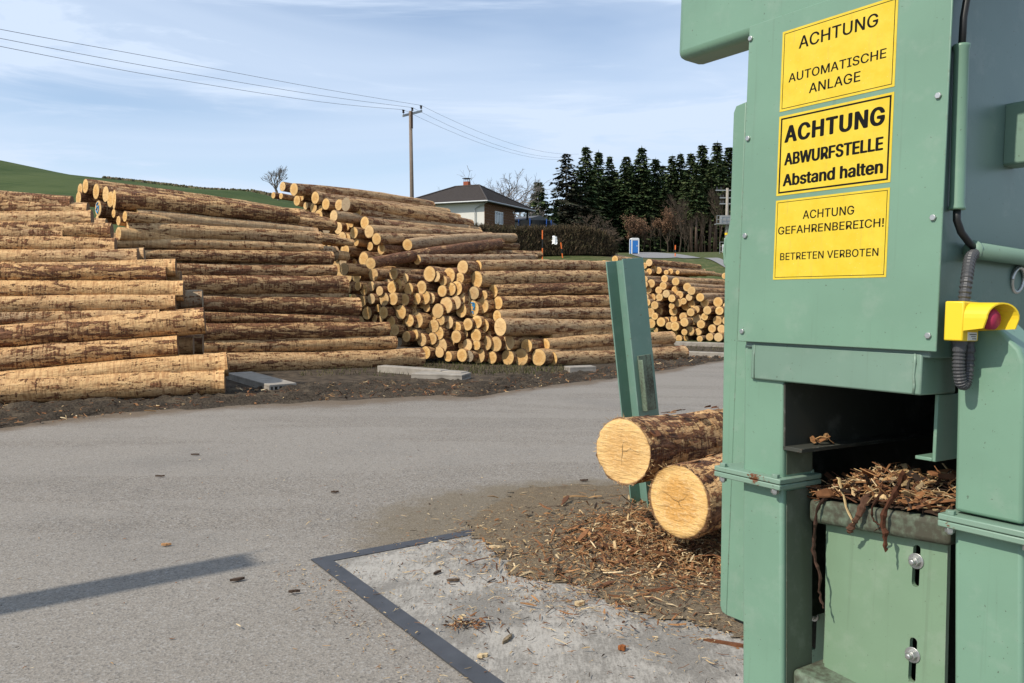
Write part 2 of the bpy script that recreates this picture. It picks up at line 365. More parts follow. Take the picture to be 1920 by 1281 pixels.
M['darkwood'] = plain('dark_stained_wood', (.045, .028, .02), .8, .2)
M['plank'] = plain('brown_wall_boards', (.14, .068, .032), .8, .2, 0, .4, 3)
M['tile'] = plain('dark_roof_tiles', (.062, .052, .047), .85, .2, 0, .35, 4)
M['sheetm'] = plain('grey_shed_roof', (.10, .10, .105), .7, .3)
M['trunk'] = plain('tree_bark', (.135, .10, .075), .95, .1, 0, .35, 3)
M['bare'] = plain('bare_twig_bark', (.085, .064, .046), .95, .1, 0, .25, 3)
M['greybare'] = plain('grey_twig_bark', (.17, .15, .135), .95, .1, 0, .25, 3)
M['needles'] = vcol('conifer_needles', .9, .15)
M['twigs'] = vcol('hedge_twigs', .95, .1)

# ------------------------------------------------------------ terrain and pavements
def axis(lo, a, b, hi, st, gr):
    m = list(np.arange(a, b + 1e-6, st)); s = st; x = b
    while x < hi: s *= gr; x += s; m.append(x)
    s = st; x = a; left = []
    while x > lo: s *= gr; x -= s; left.append(x)
    return np.array(left[::-1] + m)
xs = axis(-420, -15, 15, 420, .5, 1.06); ys = axis(-60, -4, 36, 700, .5, 1.05)
Xg, Yg = np.meshgrid(xs, ys); Zg = g(Xg, Yg)
nx, ny = len(xs), len(ys)
far = [hit(*p) for p in [(0, 800), (200, 776), (430, 757), (640, 746), (900, 738), (1000, 727), (1130, 709), (1250, 691), (1360, 673)]]
EX = np.array([-30, -14] + [p[0] for p in far] + [10, 20, 40]); EY = np.array([5, 6.9] + [p[1] for p in far] + [23.2, 30, 34])
def yedge(x): return np.interp(x, EX, EY)
dirt = sst(-2.5, .2, Yg - yedge(Xg)) * (1 - sst(26, 34, np.hypot(Xg, Yg)))
fld = sst(70, 95, Yg) * sst(-12, -30, Xg)
bank = np.exp(-((Xg - 8.6) / 3.0) ** 2 - ((Yg - 69) / 6) ** 2) * 1.5 + sst(118, 150, Yg) * sst(-8, 2, Xg)
cols = np.stack([np.maximum(dirt, np.clip(bank, 0, 1)), fld, np.clip(bank, 0, 1), np.ones_like(fld)], -1).reshape(-1, 4)
V = np.stack([Xg, Yg, Zg], -1).reshape(-1, 3)
Fq = [(j * nx + i, j * nx + i + 1, (j + 1) * nx + i + 1, (j + 1) * nx + i) for j in range(ny - 1) for i in range(nx - 1)]
structure(link('ground', mesh('ground', V, Fq, cols, True), M['ground']))
# asphalt sheet with a ragged far edge
ax = np.arange(-16, 18.01, .2); nr = 90
en = yedge(ax) + .10 * np.sin(ax * 3.1) + .12 * np.sin(ax * 1.3 + 1) + RNG.normal(0, .05, len(ax)) - .15
AV = []; AC = []
S0 = np.array([-1.18, 4.69])
for k in range(nr + 1):
    t = k / nr
    for i, x in enumerate(ax):
        y = -5 + (en[i] + 5) * t
        dd = en[i] - y
        pd = math.hypot((x - 1.0) / 2.4, (y - 5.3) / 1.6)
        AV.append((x, y, float(g(x, y)) + .004)); AC.append((float(1 - sst(0, 1.5, dd)), float(1 - sst(.55, 1.15, pd)), 0, 1))
na = len(ax)
AF = [(k * na + i, k * na + i + 1, (k + 1) * na + i + 1, (k + 1) * na + i) for k in range(nr) for i in range(na - 1)]
structure(link('asphalt_yard', mesh('asphalt', AV, AF, AC, True), M['asphalt']))
# concrete slab with steel edging
S0 = hit(583, 1053)[:2]; e1 = hit(880, 1281)[:2] - S0; e1 /= np.linalg.norm(e1); e2 = hit(830, 1008)[:2] - S0; e2 /= np.linalg.norm(e2)
def quad(name, pts, z, mat, th=.004):
    b = MB(); b.prism([tuple(p) for p in pts], z - th + .001, z); return structure(b.build(name, mat))
quad('concrete_slab', [S0 + e2 * .05 + e1 * .05, S0 + e1 * 6, S0 + e1 * 6 + e2 * 4.5, S0 + e2 * 4.5 + e1 * .05], .009, M['concrete'])
q = S0; wd = .098
b = MB()
b.prism([tuple(p) for p in (q, q + e1 * 6, q + e1 * 6 + e2 * wd, q + e1 * wd + e2 * wd)], .006, .014)
b.prism([tuple(p) for p in (q, q + e1 * wd + e2 * wd, q + e1 * wd + e2 * 4.5, q + e2 * 4.5)], .006, .014)
structure(b.build('steel_edging_strip', M['steel_dark']))
# distant road
def wpt(px, d): p = at(px, 500, d); return np.array([p[0], d, 0.])
fe = [wpt(*q) for q in [(1180, 140), (1200, 134), (1232, 126), (1265, 110), (1300, 85), (1330, 66), (1360, 55), (1420, 47)]]
ne = [wpt(*q) for q in [(1185, 100), (1206, 74), (1240, 73), (1268, 79), (1300, 65), (1330, 57.5), (1360, 52), (1420, 45)]]
b = MB(); rv = []; NS, NCX = 57, 9
for k in range(NS):
    t = k / (NS - 1) * (len(fe) - 1); i0 = min(int(t), len(fe) - 2); f_ = t - i0
    for c_ in range(NCX):
        q = (fe[i0] * (1 - f_) + fe[i0 + 1] * f_) * (1 - c_ / (NCX - 1)) + (ne[i0] * (1 - f_) + ne[i0 + 1] * f_) * c_ / (NCX - 1); rv.append((q[0], q[1], float(g(q[0], q[1])) + .06))
b.add(rv, [(k * NCX + c_, k * NCX + c_ + 1, (k + 1) * NCX + c_ + 1, (k + 1) * NCX + c_) for k in range(NS - 1) for c_ in range(NCX - 1)])
structure(b.build('distant_road', M['road']))
# sawdust spread
_mc = hit(1350, 1015)
def mound(x, y): return .11 * np.exp(-(((x - _mc[0]) / .42) ** 2 + ((y - _mc[1]) / .38) ** 2))
def patch(name, poly, hmax, mat, z0, st, seed, amp):
    rs = np.random.default_rng(seed); P = np.array(poly); lo = P.min(0) - .3; hi = P.max(0) + .3
    gx = np.arange(lo[0], hi[0], st); gy = np.arange(lo[1], hi[1], st); X, Y = np.meshgrid(gx, gy)
    D = np.full(X.shape, 9.); IN = np.zeros(X.shape, bool)
    for a, c in zip(P, np.roll(P, -1, 0)):
        d = c - a; t = np.clip(((X - a[0]) * d[0] + (Y - a[1]) * d[1]) / (d @ d), 0, 1); D = np.minimum(D, np.hypot(X - a[0] - t * d[0], Y - a[1] - t * d[1]))
        IN ^= ((a[1] > Y) != (c[1] > Y)) & (X < (c[0] - a[0]) * (Y - a[1]) / (c[1] - a[1] + 1e-12) + a[0])
    Hh = np.where(IN, D, -D)
    for f, k in ((3, 1.), (8, .5), (19, .28), (45, .2)):
        for _ in range(4):
            an = rs.uniform(0, 6.28); Hh = Hh + amp * k * .6 * np.sin(f * rs.uniform(.7, 1.4) * (X * np.cos(an) + Y * np.sin(an)) + rs.uniform(0, 6.28))
    Hh = Hh + rs.normal(0, amp * .12, X.shape)
    Z = g(X, Y) + mound(X, Y) + z0 + np.clip(Hh / .3, -.3, 1) * hmax + rs.normal(0, hmax * .16, X.shape) * np.clip(Hh / .15, 0, 1)
    nx_, ny_ = len(gx), len(gy); ok = Hh > 0; f = []
    cnt = ok[:-1, :-1] & ok[1:, :-1] & ok[:-1, 1:] & ok[1:, 1:]
    used = -np.ones(X.size, int); v = []
    for (j, i) in zip(*np.nonzero(cnt)):
        q = []
        for a in (j * nx_ + i, j * nx_ + i + 1, (j + 1) * nx_ + i + 1, (j + 1) * nx_ + i):
            if used[a] < 0: used[a] = len(v); v.append((X.flat[a], Y.flat[a], Z.flat[a]))
            q.append(used[a])
        f.append(q)
    return stuff(link(name, mesh(name, v, f, None, True), mat))
patch('sawdust_spread', [tuple(hit(*p)[:2]) for p in [(818, 1012), (880, 985), (950, 950), (1090, 908), (1200, 892)]] + [(2.6, 7.0), (2.9, 4), (1.5, 3.1)] + [tuple(hit(*p)[:2]) for p in [(1390, 1240), (1300, 1215), (1180, 1185), (1060, 1150), (965, 1125), (900, 1070), (860, 1030)]], .014, M['dust'], .0148, .02, 3, .13)
# churned soil along the stacks
rs = np.random.default_rng(5)
sx = np.arange(-15, 12, .09); sm = 34; SV = []
hn = rs.normal(0, 1, (sm + 1, len(sx)))
for _ in range(1): hn = (hn + np.roll(hn, 1, 0) + np.roll(hn, 1, 1) + np.roll(hn, -1, 1)) / 2.2
for k in range(sm + 1):
    for i, x in enumerate(sx):
        t = k / sm; wv = .18 * math.sin(x * 2.2) + .12 * math.sin(x * 5.1 + 1)
        y = float(yedge(x)) - .45 + wv + t * 2.6
        SV.append((x, y, float(g(x, y)) + (-.03 + .045 * sst(0, .15, t) * (1 - sst(.9, 1, t)) + .035 * hn[k, i] * sst(.02, .2, t))))
nn = len(sx)
structure(link('churned_soil', mesh('soil', SV, [(k * nn + i, k * nn + i + 1, (k + 1) * nn + i + 1, (k + 1) * nn + i) for k in range(sm) for i in range(nn - 1)], None, True), M['soil']))
# ------------------------------------------------------------ the green machine (local frame: u right, v up, n towards the viewer)
BU = Vector((.57465, -.81833, .01069)).normalized(); BN = Vector((-.81788, -.57378, .04310)); BN = (BN - BU * BN.dot(BU)).normalized(); BV = BN.cross(BU)
MO = Vector((.68406, 2.06685, 2.24447))
V0 = 2.26
MM = Matrix.Translation(MO - BV * V0) @ Matrix((BU, BV, BN)).transposed().to_4x4()
mach = empty('log_sorting_machine', (0, 0, 0), 'tall pale green painted steel log machine with dark chute full of bark', 'machine'); mach.matrix_world = MM
def sh(v): return .045 * max(0, -.88 - v)
class L(MB):                                    # geometry in plate coordinates
    def bx(s, u, v, n, shear=False):
        o = len(s.v); s.box((u[0], v[0], n[0]), (u[1], v[1], n[1]))
        if shear: s.v[o:] = [(p[0] + sh(p[1]), p[1], p[2]) for p in s.v[o:]]
        return s
    def pt(s, name, mat, bevel=.003, parent=None, smooth=False, seg=2):
        s.v = [(p[0], p[1] + V0, p[2]) for p in s.v]
        return s.build(name, mat, parent or mach, smooth, bevel, None, seg)
def bolt(parent_fn, name, c, axis, r, h, washer=0, stud=0, mat=None):
    b = L(); c = Vector(c); a = Vector(axis); t = 0
    if washer: b.tube([c, c + a * .003], washer, 18); t = .003
    b.tube([c + a * t, c + a * (t + h)], [r, r * .97], 6)
    if stud: b.tube([c + a * (t + h), c + a * (t + h + stud * .8), c + a * (t + h + stud)], [r * .58, r * .58, r * .42], 10)
    return b.pt(name, mat or M['zinc'], .0008)
L().bx((-.106, .420), (-.785, .044), (-.005, 0)).pt('cover_plate', M['green'], .0018)
for (u, v) in [(-.099, .010), (-.095, -.251), (-.092, -.506), (-.090, -.758), (.400, .012), (.400, -.241), (.401, -.499), (.402, -.751)]:
    bolt(None, 'cover_bolt', (u, v, 0), (0, 0, 1), .0072, .0052)
L().bx((-.088, .402), (-.80, 1.3), (-1.3, -.012)).pt('housing', M['green_shaded'], .004)
L().bx((-.372, 1.0), (.020, .42), (-.112, -.0065)).pt('top_beam', M['green'], .024, seg=4)
b = L(); b.prism([(-.205, -.112), (-.205, -1.58), (-.222, -1.575), (-.229, -1.56), (-.258, -.60), (-.258, -.50), (-.246, -.44), (-.248, -.135), (-.240, -.117)], -.134, -.12)
b.prism([(-.03, -.112), (-.03, -1.58), (-.205, -1.58), (-.205, -.112)], -.134, -.12); b.pt('side_panel', M['green'], .002)
b = L(); b.tube([(-.248, -.48, -.127), (-.262, -.495, -.127), (-.266, -.53, -.127), (-.262, -.565, -.127), (-.25, -.58, -.127)], .006, 8); b.pt('lifting_handle', M['green'], 0, None, True)
L().bx((-.067, .385), (-.882, -.790), (-.165, -.010)).pt('cross_beam', M['green_worn'], .004)
b = L(); b.tube([(.370, -.792, -.009), (.3715, -.81, -.0075), (.369, -.84, -.0085), (.372, -.86, -.0075), (.370, -.881, -.009)], .0028, 6); b.pt('weld_bead', M['green_flange'], 0, None, True)
b = L(); b.tube([(-.056, -.792, -.009), (-.057, -.83, -.0085), (-.054, -.881, -.009)], .0014, 6); b.pt('weld_bead', M['green_flange'], 0, None, True)
for (u0, u1, vt, n0, n1) in [(-.100, .026, -.79, -.148, -.020)]:
    L().bx((u0, u1), (-1.134, vt), (n0, n1), True).pt('pillar', M['green'], .009, seg=3)
    L().bx((u0, u1), (-2.26, -1.150), (n0, n1), True).pt('pillar', M['green'], .009, seg=3)
b = L(); poly = [(.419, -1.134), (.419, -.670), (.445, -.672), (.545, -.772), (.556, -.80), (.556, -1.134)]
b.prism([(p[0] + sh(p[1]), p[1]) for p in poly], -.205, -.088); b.pt('pillar', M['green'], .008, seg=3)
L().bx((.419, .556), (-2.26, -1.150), (-.205, -.088), True).pt('pillar', M['green'], .009, seg=3)
for u0 in (-.10, .28): L().bx((u0, u0 + .12), (-2.26, -.79), (-1.28, -1.15)).pt('pillar', M['green'], .009)
def flange(u0, u1, vt, n0, n1):
    L().bx((u0, u1), (vt - .0135, vt), (n0, n1)).pt('flange_plate', M['green_flange'], .0025)
    L().bx((u0, u1), (vt - .0285, vt - .015), (n0, n1)).pt('flange_plate', M['green_flange'], .0025)
    for u in (u0 + .022, u1 - .022):
        for n in (n1 - .012, n0 + .02):
            bolt(None, 'flange_bolt', (u, vt, n), (0, 1, 0), .0105, .009, 0, 0, M['green_flange'])
            bolt(None, 'flange_nut', (u, vt - .0285, n), (0, -1, 0), .0105, .011, 0, .004, M['zinc'])
flange(-.158, .053, -1.126, -.165, .012); flange(.411, .610, -1.139, -.225, -.056)
# slotted lower panel
def plate_holes(outer, holes, n0, n1, b):
    loops = [outer] + holes; pts = [p for l in loops for p in l]
    tri = tessellate_polygon([[Vector((p[0], p[1], 0)) for p in l] for l in loops]); k = len(pts)
    F = [tuple(t) for t in tri] + [tuple(i + k for i in reversed(t)) for t in tri]; o = 0
    for l in loops:
        m = len(l); F += [(o + i, o + (i + 1) % m, k + o + (i + 1) % m, k + o + i) for i in range(m)]; o += m
    b.add([(p[0], p[1], n1) for p in pts] + [(p[0], p[1], n0) for p in pts], F)
def slot(u, v0, v1, r=.0088):
    return [(u + r * math.cos(a), v1 - r + r * math.sin(a)) for a in np.linspace(0, math.pi, 7)] + [(u + r * math.cos(a), v0 + r + r * math.sin(a)) for a in np.linspace(math.pi, 2 * math.pi, 7)]
b = L(); plate_holes([(.098, -1.66), (.403, -1.66), (.392, -1.20), (.083, -1.20)], [slot(.323, -1.345, -1.245), slot(.325, -1.572, -1.465)], -.159, -.145, b)
o = b.pt('lower_panel', M['green_panel'], 0)
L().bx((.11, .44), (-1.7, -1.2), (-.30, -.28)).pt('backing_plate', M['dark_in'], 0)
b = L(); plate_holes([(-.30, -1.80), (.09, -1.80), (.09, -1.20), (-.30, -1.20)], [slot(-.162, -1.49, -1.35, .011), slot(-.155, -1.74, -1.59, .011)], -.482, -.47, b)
b.pt('shade_recess_panel', M['green_panel'], 0)  # added recess: its depth stands in for the pillar's shadow on the panel
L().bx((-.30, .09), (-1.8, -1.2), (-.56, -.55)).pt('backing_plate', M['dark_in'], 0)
L().bx((.083, .09), (-1.70, -1.20), (-.469, -.16)).pt('shade_recess_side', M['green_panel'], 0)
for (u, v, n) in [(.323, -1.283, -.145), (.325, -1.506, -.145), (-.161, -1.385, -.47), (-.155, -1.632, -.47)]:
    bolt(None, 'panel_bolt', (u, v, n), (0, 0, 1), .0125, .011, .0185, .011)
b = L(); b.bx((.036, .398), (-1.25, -1.188), (-1.02, -.112), True)
for i in range(8):
    p = b.v[i]; b.v[i] = (p[0], p[1] + (p[0] - .05) * .075, p[2])
b.pt('tray', M['green_dirty'], .014, seg=3)
b = L(); b.bx((.03, .395), (-2.26, -1.618), (-.6, -.055), True)
for i in range(8):
    p = b.v[i]; b.v[i] = (p[0], p[1] + ((p[0] - .06) * -.08 if p[1] > -2 else 0), p[2])
b.pt('base_ledge', M['green_dirty'], .012, seg=3)
# chute interior
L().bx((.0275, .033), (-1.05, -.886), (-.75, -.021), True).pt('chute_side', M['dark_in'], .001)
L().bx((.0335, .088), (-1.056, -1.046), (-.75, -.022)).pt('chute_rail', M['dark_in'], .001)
L().bx((.0275, .0290), (-2.2, -1.162), (-.142, -.034), True).pt('grime_shade_sheet', M['grime_shade'], 0)  # thin sheets added to darken the pillar's inner face with painted shade and grime
L().bx((.0275, .0290), (-1.12, -1.058), (-.142, -.034), True).pt('grime_shade_sheet', M['grime_shade'], 0)
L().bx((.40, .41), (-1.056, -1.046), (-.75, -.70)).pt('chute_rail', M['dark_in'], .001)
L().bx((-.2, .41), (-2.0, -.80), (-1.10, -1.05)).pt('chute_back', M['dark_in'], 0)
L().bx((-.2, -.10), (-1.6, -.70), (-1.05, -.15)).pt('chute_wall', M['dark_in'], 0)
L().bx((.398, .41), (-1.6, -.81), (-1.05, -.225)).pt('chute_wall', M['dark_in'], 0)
b = L(); b.bx((.371, .379), (-1.036, -.884), (-.65, -.10)); b.bx((.332, .3705), (-1.036, -1.028), (-.65, -.10)); b.pt('guide_angle', M['green'], .0015)
# side wall fittings
b = L(); b.tube([(.4185, -.128, -.050), (.4185, -.133, -.050), (.4185, -.140, -.050), (.4195, -.465, -.060), (.4195, -.474, -.060), (.4195, -.478, -.060)], [.0170, .0170, .0150, .0150, .0168, .0168], 18, True); b.pt('cable_conduit', M['green'], 0, None, True)
b = L(); b.tube([(.425, -.560, -.128), (.425, -.560, -1.25)], .0195, 16, True); b.pt('side_pipe', M['green_worn'], 0, None, True)
b = L(); b.tube([(.425, -.560, -.1245), (.425, -.560, -.1295)], .0215, 18, True); b.pt('pipe_collar', M['green_flange'], 0, None, True)
L().bx((.398, .468), (-.350, -.205), (-.36, -.30)).pt('lug', M['green_worn'], .006)
b = L(); ang = np.linspace(0, 2 * math.pi, 19); b.tube([(.405 + .004 * math.sin(a), -.612 + .03 * math.sin(a), -.40 + .03 * math.cos(a)) for a in ang], .005, 8, False); b.pt('lifting_eye', M['zinc'], 0, None, True)
b = L(); b.tube([(.41, .25, -.16), (.412, .12, -.11), (.420, .0, -.066), (.4185, -.07, -.052), (.4185, -.14, -.050)], .0075, 10); b.pt('black_cable', M['black_rubber'], 0, None, True)
b = L(); b.tube([(.4195, -.475, -.060), (.4195, -.50, -.062), (.422, -.525, -.078), (.426, -.545, -.105), (.425, -.558, -.14)], .008, 10); b.pt('black_cable', M['black_rubber'], 0, None, True)
def bez(P, n):
    P = [Vector(p) for p in P]; out = []
    for i in range(len(P) - 1):
        a, b_, c, d = P[max(i - 1, 0)], P[i], P[i + 1], P[min(i + 2, len(P) - 1)]
        for k in range(n):
            t = k / n
            out.append(.5 * ((2 * b_) + (c - a) * t + (2 * a - 5 * b_ + 4 * c - d) * t * t + (3 * b_ - a - 3 * c + d) * t ** 3))
    return out + [P[-1]]
def hose(P, r, n):
    pts = bez(P, n); b = L(); b.tube(pts, [r if k % 4 < 2 else r * .84 for k in range(len(pts))], 12); return b.pt('corrugated_hose', M['grey_hose'], 0, None, False)
hose([(.425, -.566, -.145), (.436, -.580, -.095), (.452, -.625, -.05), (.455, -.685, -.035)], .0125, 26)
hose([(.453, -.778, -.030), (.453, -.815, -.031), (.455, -.848, -.040), (.457, -.848, -.056), (.457, -.80, -.063), (.455, -.69, -.063)], .0125, 22)
b = L(); b.tube([(.453, -.758, -.030), (.453, -.768, -.030), (.453, -.768, -.030), (.453, -.782, -.030)], [.015, .015, .0135, .0135], 14); b.pt('hose_gland', M['grey_hose'], 0)
# emergency stop box: a thing of its own fixed to the machine
def thing_on(name, label, cat, base, group=None):
    e = empty(name, (0, 0, 0), label, cat, group); e.matrix_world = MM @ Matrix.Translation((base[0], base[1] + V0, base[2])); return e
def shift(b, base): b.v = [(p[0] - base[0], p[1] - base[1], p[2] - base[2]) for p in b.v]; return b
eb = (.433, -.718, -.07); es = thing_on('emergency_stop_box', 'yellow emergency stop box with hooded red mushroom button on the machine side', 'stop button', eb)
b = L(); b.bx((.433, .472), (-.760, -.677), (-.070, -.001)); shift(b, eb).build('enclosure', M['yellow'], es, False, .003)
b = L(); prof = []
for a in np.linspace(0, math.pi, 13): prof.append((-.0355 + .0345 * math.cos(a), -.712 + .0335 * math.sin(a)))
prof = [(-.001, -.738)] + prof + [(-.070, -.738)]
inn = [(-.004, -.738)] + [(-.0355 + .0315 * math.cos(a), -.712 + .0305 * math.sin(a)) for a in np.linspace(0, math.pi, 13)] + [(-.067, -.738)]
def hoodu(k, n, v): return .516 + .034 * min(1, max(0, -n / .068)) - (0 if v > -.72 else .006)
m_ = len(prof); v = []
for (pr) in (prof, inn): v += [(.4722, p[1], p[0]) for p in pr] + [(hoodu(0, p[0], p[1]), p[1] + (.006 if p[1] < -.72 else 0), p[0]) for p in pr]
F = []
for i in range(m_ - 1):
    F += [(i, i + 1, m_ + i + 1, m_ + i), (2 * m_ + i + 1, 2 * m_ + i, 3 * m_ + i, 3 * m_ + i + 1), (m_ + i, m_ + i + 1, 3 * m_ + i + 1, 3 * m_ + i)]
F += [(0, m_, 3 * m_, 2 * m_), (m_ - 1, 3 * m_ - 1, 4 * m_ - 1, 2 * m_ - 1)]
b.add(v, F); shift(b, eb).build('hood', M['yellow'], es)
b = L(); b.tube([(.472, -.713, -.0355), (.503, -.713, -.0355), (.5035, -.713, -.0355), (.517, -.713, -.0355), (.523, -.713, -.0355)], [.013, .013, .0215, .0215, .015], 20); shift(b, eb).build('red_button', M['red'], es, True)
b = L(); b.bx((.4722, .4732), (-.758, -.741), (-.060, -.022)); lb = shift(b, eb).build('label', M['white'], es)
b = L()
for k, (a, c) in enumerate([(-.057, -.028), (-.055, -.035), (-.057, -.040)]): b.bx((.47325, .47345), (-.7465 - .0045 * k, -.7450 - .0045 * k), (a, c))
shift(b, eb).build('print', M['ink'], lb)
# warning signs on the cover plate
DG = lambda: bpy.context.evaluated_depsgraph_get()
import os
FONT = None
try:                                            # Blender's own bundled sans-serif; the built-in font if it is not there
    fp = os.path.join(bpy.utils.system_resource('DATAFILES'), 'fonts', 'Inter.woff2')
    if os.path.exists(fp): FONT = bpy.data.fonts.load(fp)
except Exception: FONT = None
_TM = {}
def text_co(t, sp=1.):
    if (t, sp) not in _TM:
        cu = bpy.data.curves.new('lettering', 'FONT'); cu.body = t; cu.size = 1; cu.resolution_u = 3; cu.space_character = sp
        if FONT: cu.font = FONT
        o = bpy.data.objects.new('lettering', cu); C.objects.link(o); bpy.context.view_layer.update()
        m = bpy.data.meshes.new_from_object(o.evaluated_get(DG())); k = np.zeros(len(m.vertices) * 3); m.vertices.foreach_get('co', k)
        _TM[(t, sp)] = (k.reshape(-1, 3), [tuple(p.vertices) for p in m.polygons]); bpy.data.objects.remove(o)
    return _TM[(t, sp)]
def letter(parent, base, t, u0, u1, v, h, wt):
    k, F = text_co(t, 1.1 if wt > .002 else 1.02); y0, y1 = text_co('H')[0][:, 1].min(), text_co('H')[0][:, 1].max(); x0, x1 = k[:, 0].min(), k[:, 0].max()
    b = MB(); n = 8
    for q in range(n):
        a = 6.283 * q / n; kk = k.copy()
        kk[:, 0] = (k[:, 0] - x0) / (x1 - x0) * (u1 - u0 - 2 * wt) + u0 + wt - base[0] + wt * math.cos(a) * 1.1
        kk[:, 1] = (k[:, 1] - y0) / (y1 - y0) * (h - wt) + v - base[1] + wt * .5 * math.sin(a) + wt * .25; kk[:, 2] = .00062 + q * .00001
        b.add(kk, F)
    b.build('lettering', M['ink'], parent)
def sign(top, label, border, inset, lines):
    base = (.15, top - .2, .0004); s = thing_on('warning_sign', label, 'sign', base, 'yellow warning signs on the cover plate')
    b = L(); b.bx((0, .3013), (top - .2, top), (.0004, .0009)); shift(b, base).build('sign_film', M['sign'], s)
    b = L(); i = inset; t = border; x0, x1, y0, y1 = i, .3013 - i, top - .2 + i, top - i; n0, n1 = .0009, .00105
    b.bx((x0, x1), (y0, y0 + t), (n0, n1)); b.bx((x0, x1), (y1 - t, y1), (n0, n1)); b.bx((x0, x0 + t), (y0 + t, y1 - t), (n0, n1)); b.bx((x1 - t, x1), (y0 + t, y1 - t), (n0, n1))
    shift(b, base).build('border', M['ink'], s)
    for ln in lines: letter(s, base, *ln)
sign(0, 'topmost yellow sign reading ACHTUNG AUTOMATISCHE ANLAGE on the green plate', .0016, .0058, [('ACHTUNG', .049, .256, -.054, .030, .0008), ('AUTOMATISCHE', .023, .279, -.131, .0215, .0006), ('ANLAGE', .083, .218, -.170, .0235, .0006)])
sign(-.2118, 'middle yellow sign with bold ACHTUNG ABWURFSTELLE Abstand halten', .0042, .0055, [('ACHTUNG', .018, .282, -.280, .042, .0028), ('ABWURFSTELLE', .020, .281, -.337, .0305, .0019), ('Abstand halten', .018, .283, -.389, .030, .0019)])
sign(-.4236, 'lowest yellow sign reading ACHTUNG GEFAHRENBEREICH! BETRETEN VERBOTEN', .0014, .005, [('ACHTUNG', .080, .217, -.476, .0205, .0005), ('GEFAHRENBEREICH!', .010, .291, -.510, .0195, .0005), ('BETRETEN VERBOTEN', .019, .281, -.575, .0180, .0004)])
# bark lying in the chute
PAL = [(.235, .105, .045), (.37, .19, .08), (.13, .058, .03), (.42, .25, .11), (.58, .41, .21), (.05, .032, .022), (.29, .135, .055), (.72, .55, .32)]
def flakes(b, n, posf, lmin, lmax, wmin, wmax, weights, seed, tilt=.35, upaxis=Vector((0, 0, 1)), M3=None):
    rs = np.random.default_rng(seed); weights = np.array(weights) / sum(weights)
    for _ in range(n):
        p = posf(rs)
        if p is None: continue
        l = lmin + (lmax - lmin) * rs.random() ** 2.2; wd_ = min(wmin + (wmax - wmin) * rs.random() ** 2, l * .6); th = max(.0015, wd_ * .14)
        a = rs.uniform(0, 6.283); ti = rs.normal(0, tilt); ro = rs.normal(0, tilt * 1.4)
        R = Matrix.Rotation(a, 3, 'Z') @ Matrix.Rotation(ti, 3, 'Y') @ Matrix.Rotation(ro, 3, 'X')
        if M3 is not None: R = M3 @ R
        c = np.array(PAL[rs.choice(len(PAL), p=weights)]) * rs.uniform(.65, 1.25)
        bend = rs.normal(0, .10) * l; tw = rs.uniform(.25, 1)
        v = [(-l / 2, -wd_ / 2 * tw, 0), (-l / 2, wd_ / 2 * tw, 0), (0, -wd_ / 2, bend), (0, wd_ / 2, bend), (l / 2, -wd_ / 2 * .5, 0), (l / 2, wd_ / 2 * .35, 0)]
        v = v + [(x * .97, y * .9, z + th) for x, y, z in v]
        P = Vector(p); v = [P + R @ Vector(q) for q in v]
        f = [(0, 1, 3, 2), (2, 3, 5, 4), (6, 8, 9, 7), (8, 10, 11, 9), (0, 2, 8, 6), (2, 4, 10, 8), (1, 7, 9, 3), (3, 9, 11, 5), (0, 6, 7, 1), (4, 5, 11, 10)]
        b.add(v, f, tuple(c))
def heapv(u, n):
    return -1.183 + .075 * max(0, math.exp(-((u - .20) / .11) ** 2 - ((n + .25) / .11) ** 2)) + .078 * math.exp(-((u - .37) / .08) ** 2 - ((n + .27) / .13) ** 2) + .028 * (u - .05)
b = L(); Mh = Matrix(((1, 0, 0), (0, 0, 1), (0, -1, 0)))
gu = np.linspace(.04, .405, 20); gn = np.linspace(-.5, -.118, 20); hv = []
for n in gn:
    for u in gu: hv.append((u, heapv(u, n) - .004 + random.uniform(-.004, .004), n))
b.add(hv, [(j * 20 + i, j * 20 + i + 1, (j + 1) * 20 + i + 1, (j + 1) * 20 + i) for j in range(19) for i in range(19)], (.055, .032, .02))
def ph(rs):
    u = rs.uniform(.045, .40); n = rs.uniform(-.5, -.12); return (u, heapv(u, n) + rs.uniform(0, .014), n)
flakes(b, 1000, ph, .012, .09, .003, .022, [3, 2.5, 3, 2.5, 3, 3, 2, 1.6], 11, .42, None, Mh)
flakes(b, 900, ph, .010, .07, .0015, .006, [1.5, 2, 3, 2.5, 3.5, 3, 1.5, 2], 13, .4, None, Mh)
flakes(b, 70, ph, .05, .12, .012, .035, [3, 2, 3, 1, .3, 2, 2, 0], 12, .3, None, Mh)
b.v = [(p[0], p[1] + V0, p[2]) for p in b.v]
ht = thing_on('bark_heap', 'heap of torn bark and pale splinters lying on the chute tray', 'bark', (0, 0, 0)); b.v = [(p[0], p[1] - V0, p[2]) for p in b.v]
o = b.build('bark_heap', M['chips'], None); o.matrix_world = MM @ Matrix.Translation((0, V0, 0)); bpy.data.objects.remove(ht); tag(o, 'heap of torn bark and pale splinters lying on the chute tray', 'bark', None, 'stuff')
def strip(P, wd_, col, label, group='bark strips hanging from the chute'):
    base = P[-1]; pts = bez(P, 5); b = L(); n = len(pts); rs = np.random.default_rng(int(abs(base[0]) * 9e4))
    b.tube([p + Vector((rs.normal(0, .0012), 0, rs.normal(0, .0012))) for p in pts], [wd_ * 1.35 * (1 - .55 * k / n) * rs.uniform(.5, 1.2) for k in range(n)], 6, True, .32, col)
    shift(b, base); o = b.build('bark_strip', M['chips'], None); o.matrix_world = MM @ Matrix.Translation((base[0], base[1] + V0, base[2])); tag(o, label, 'bark strip', group)
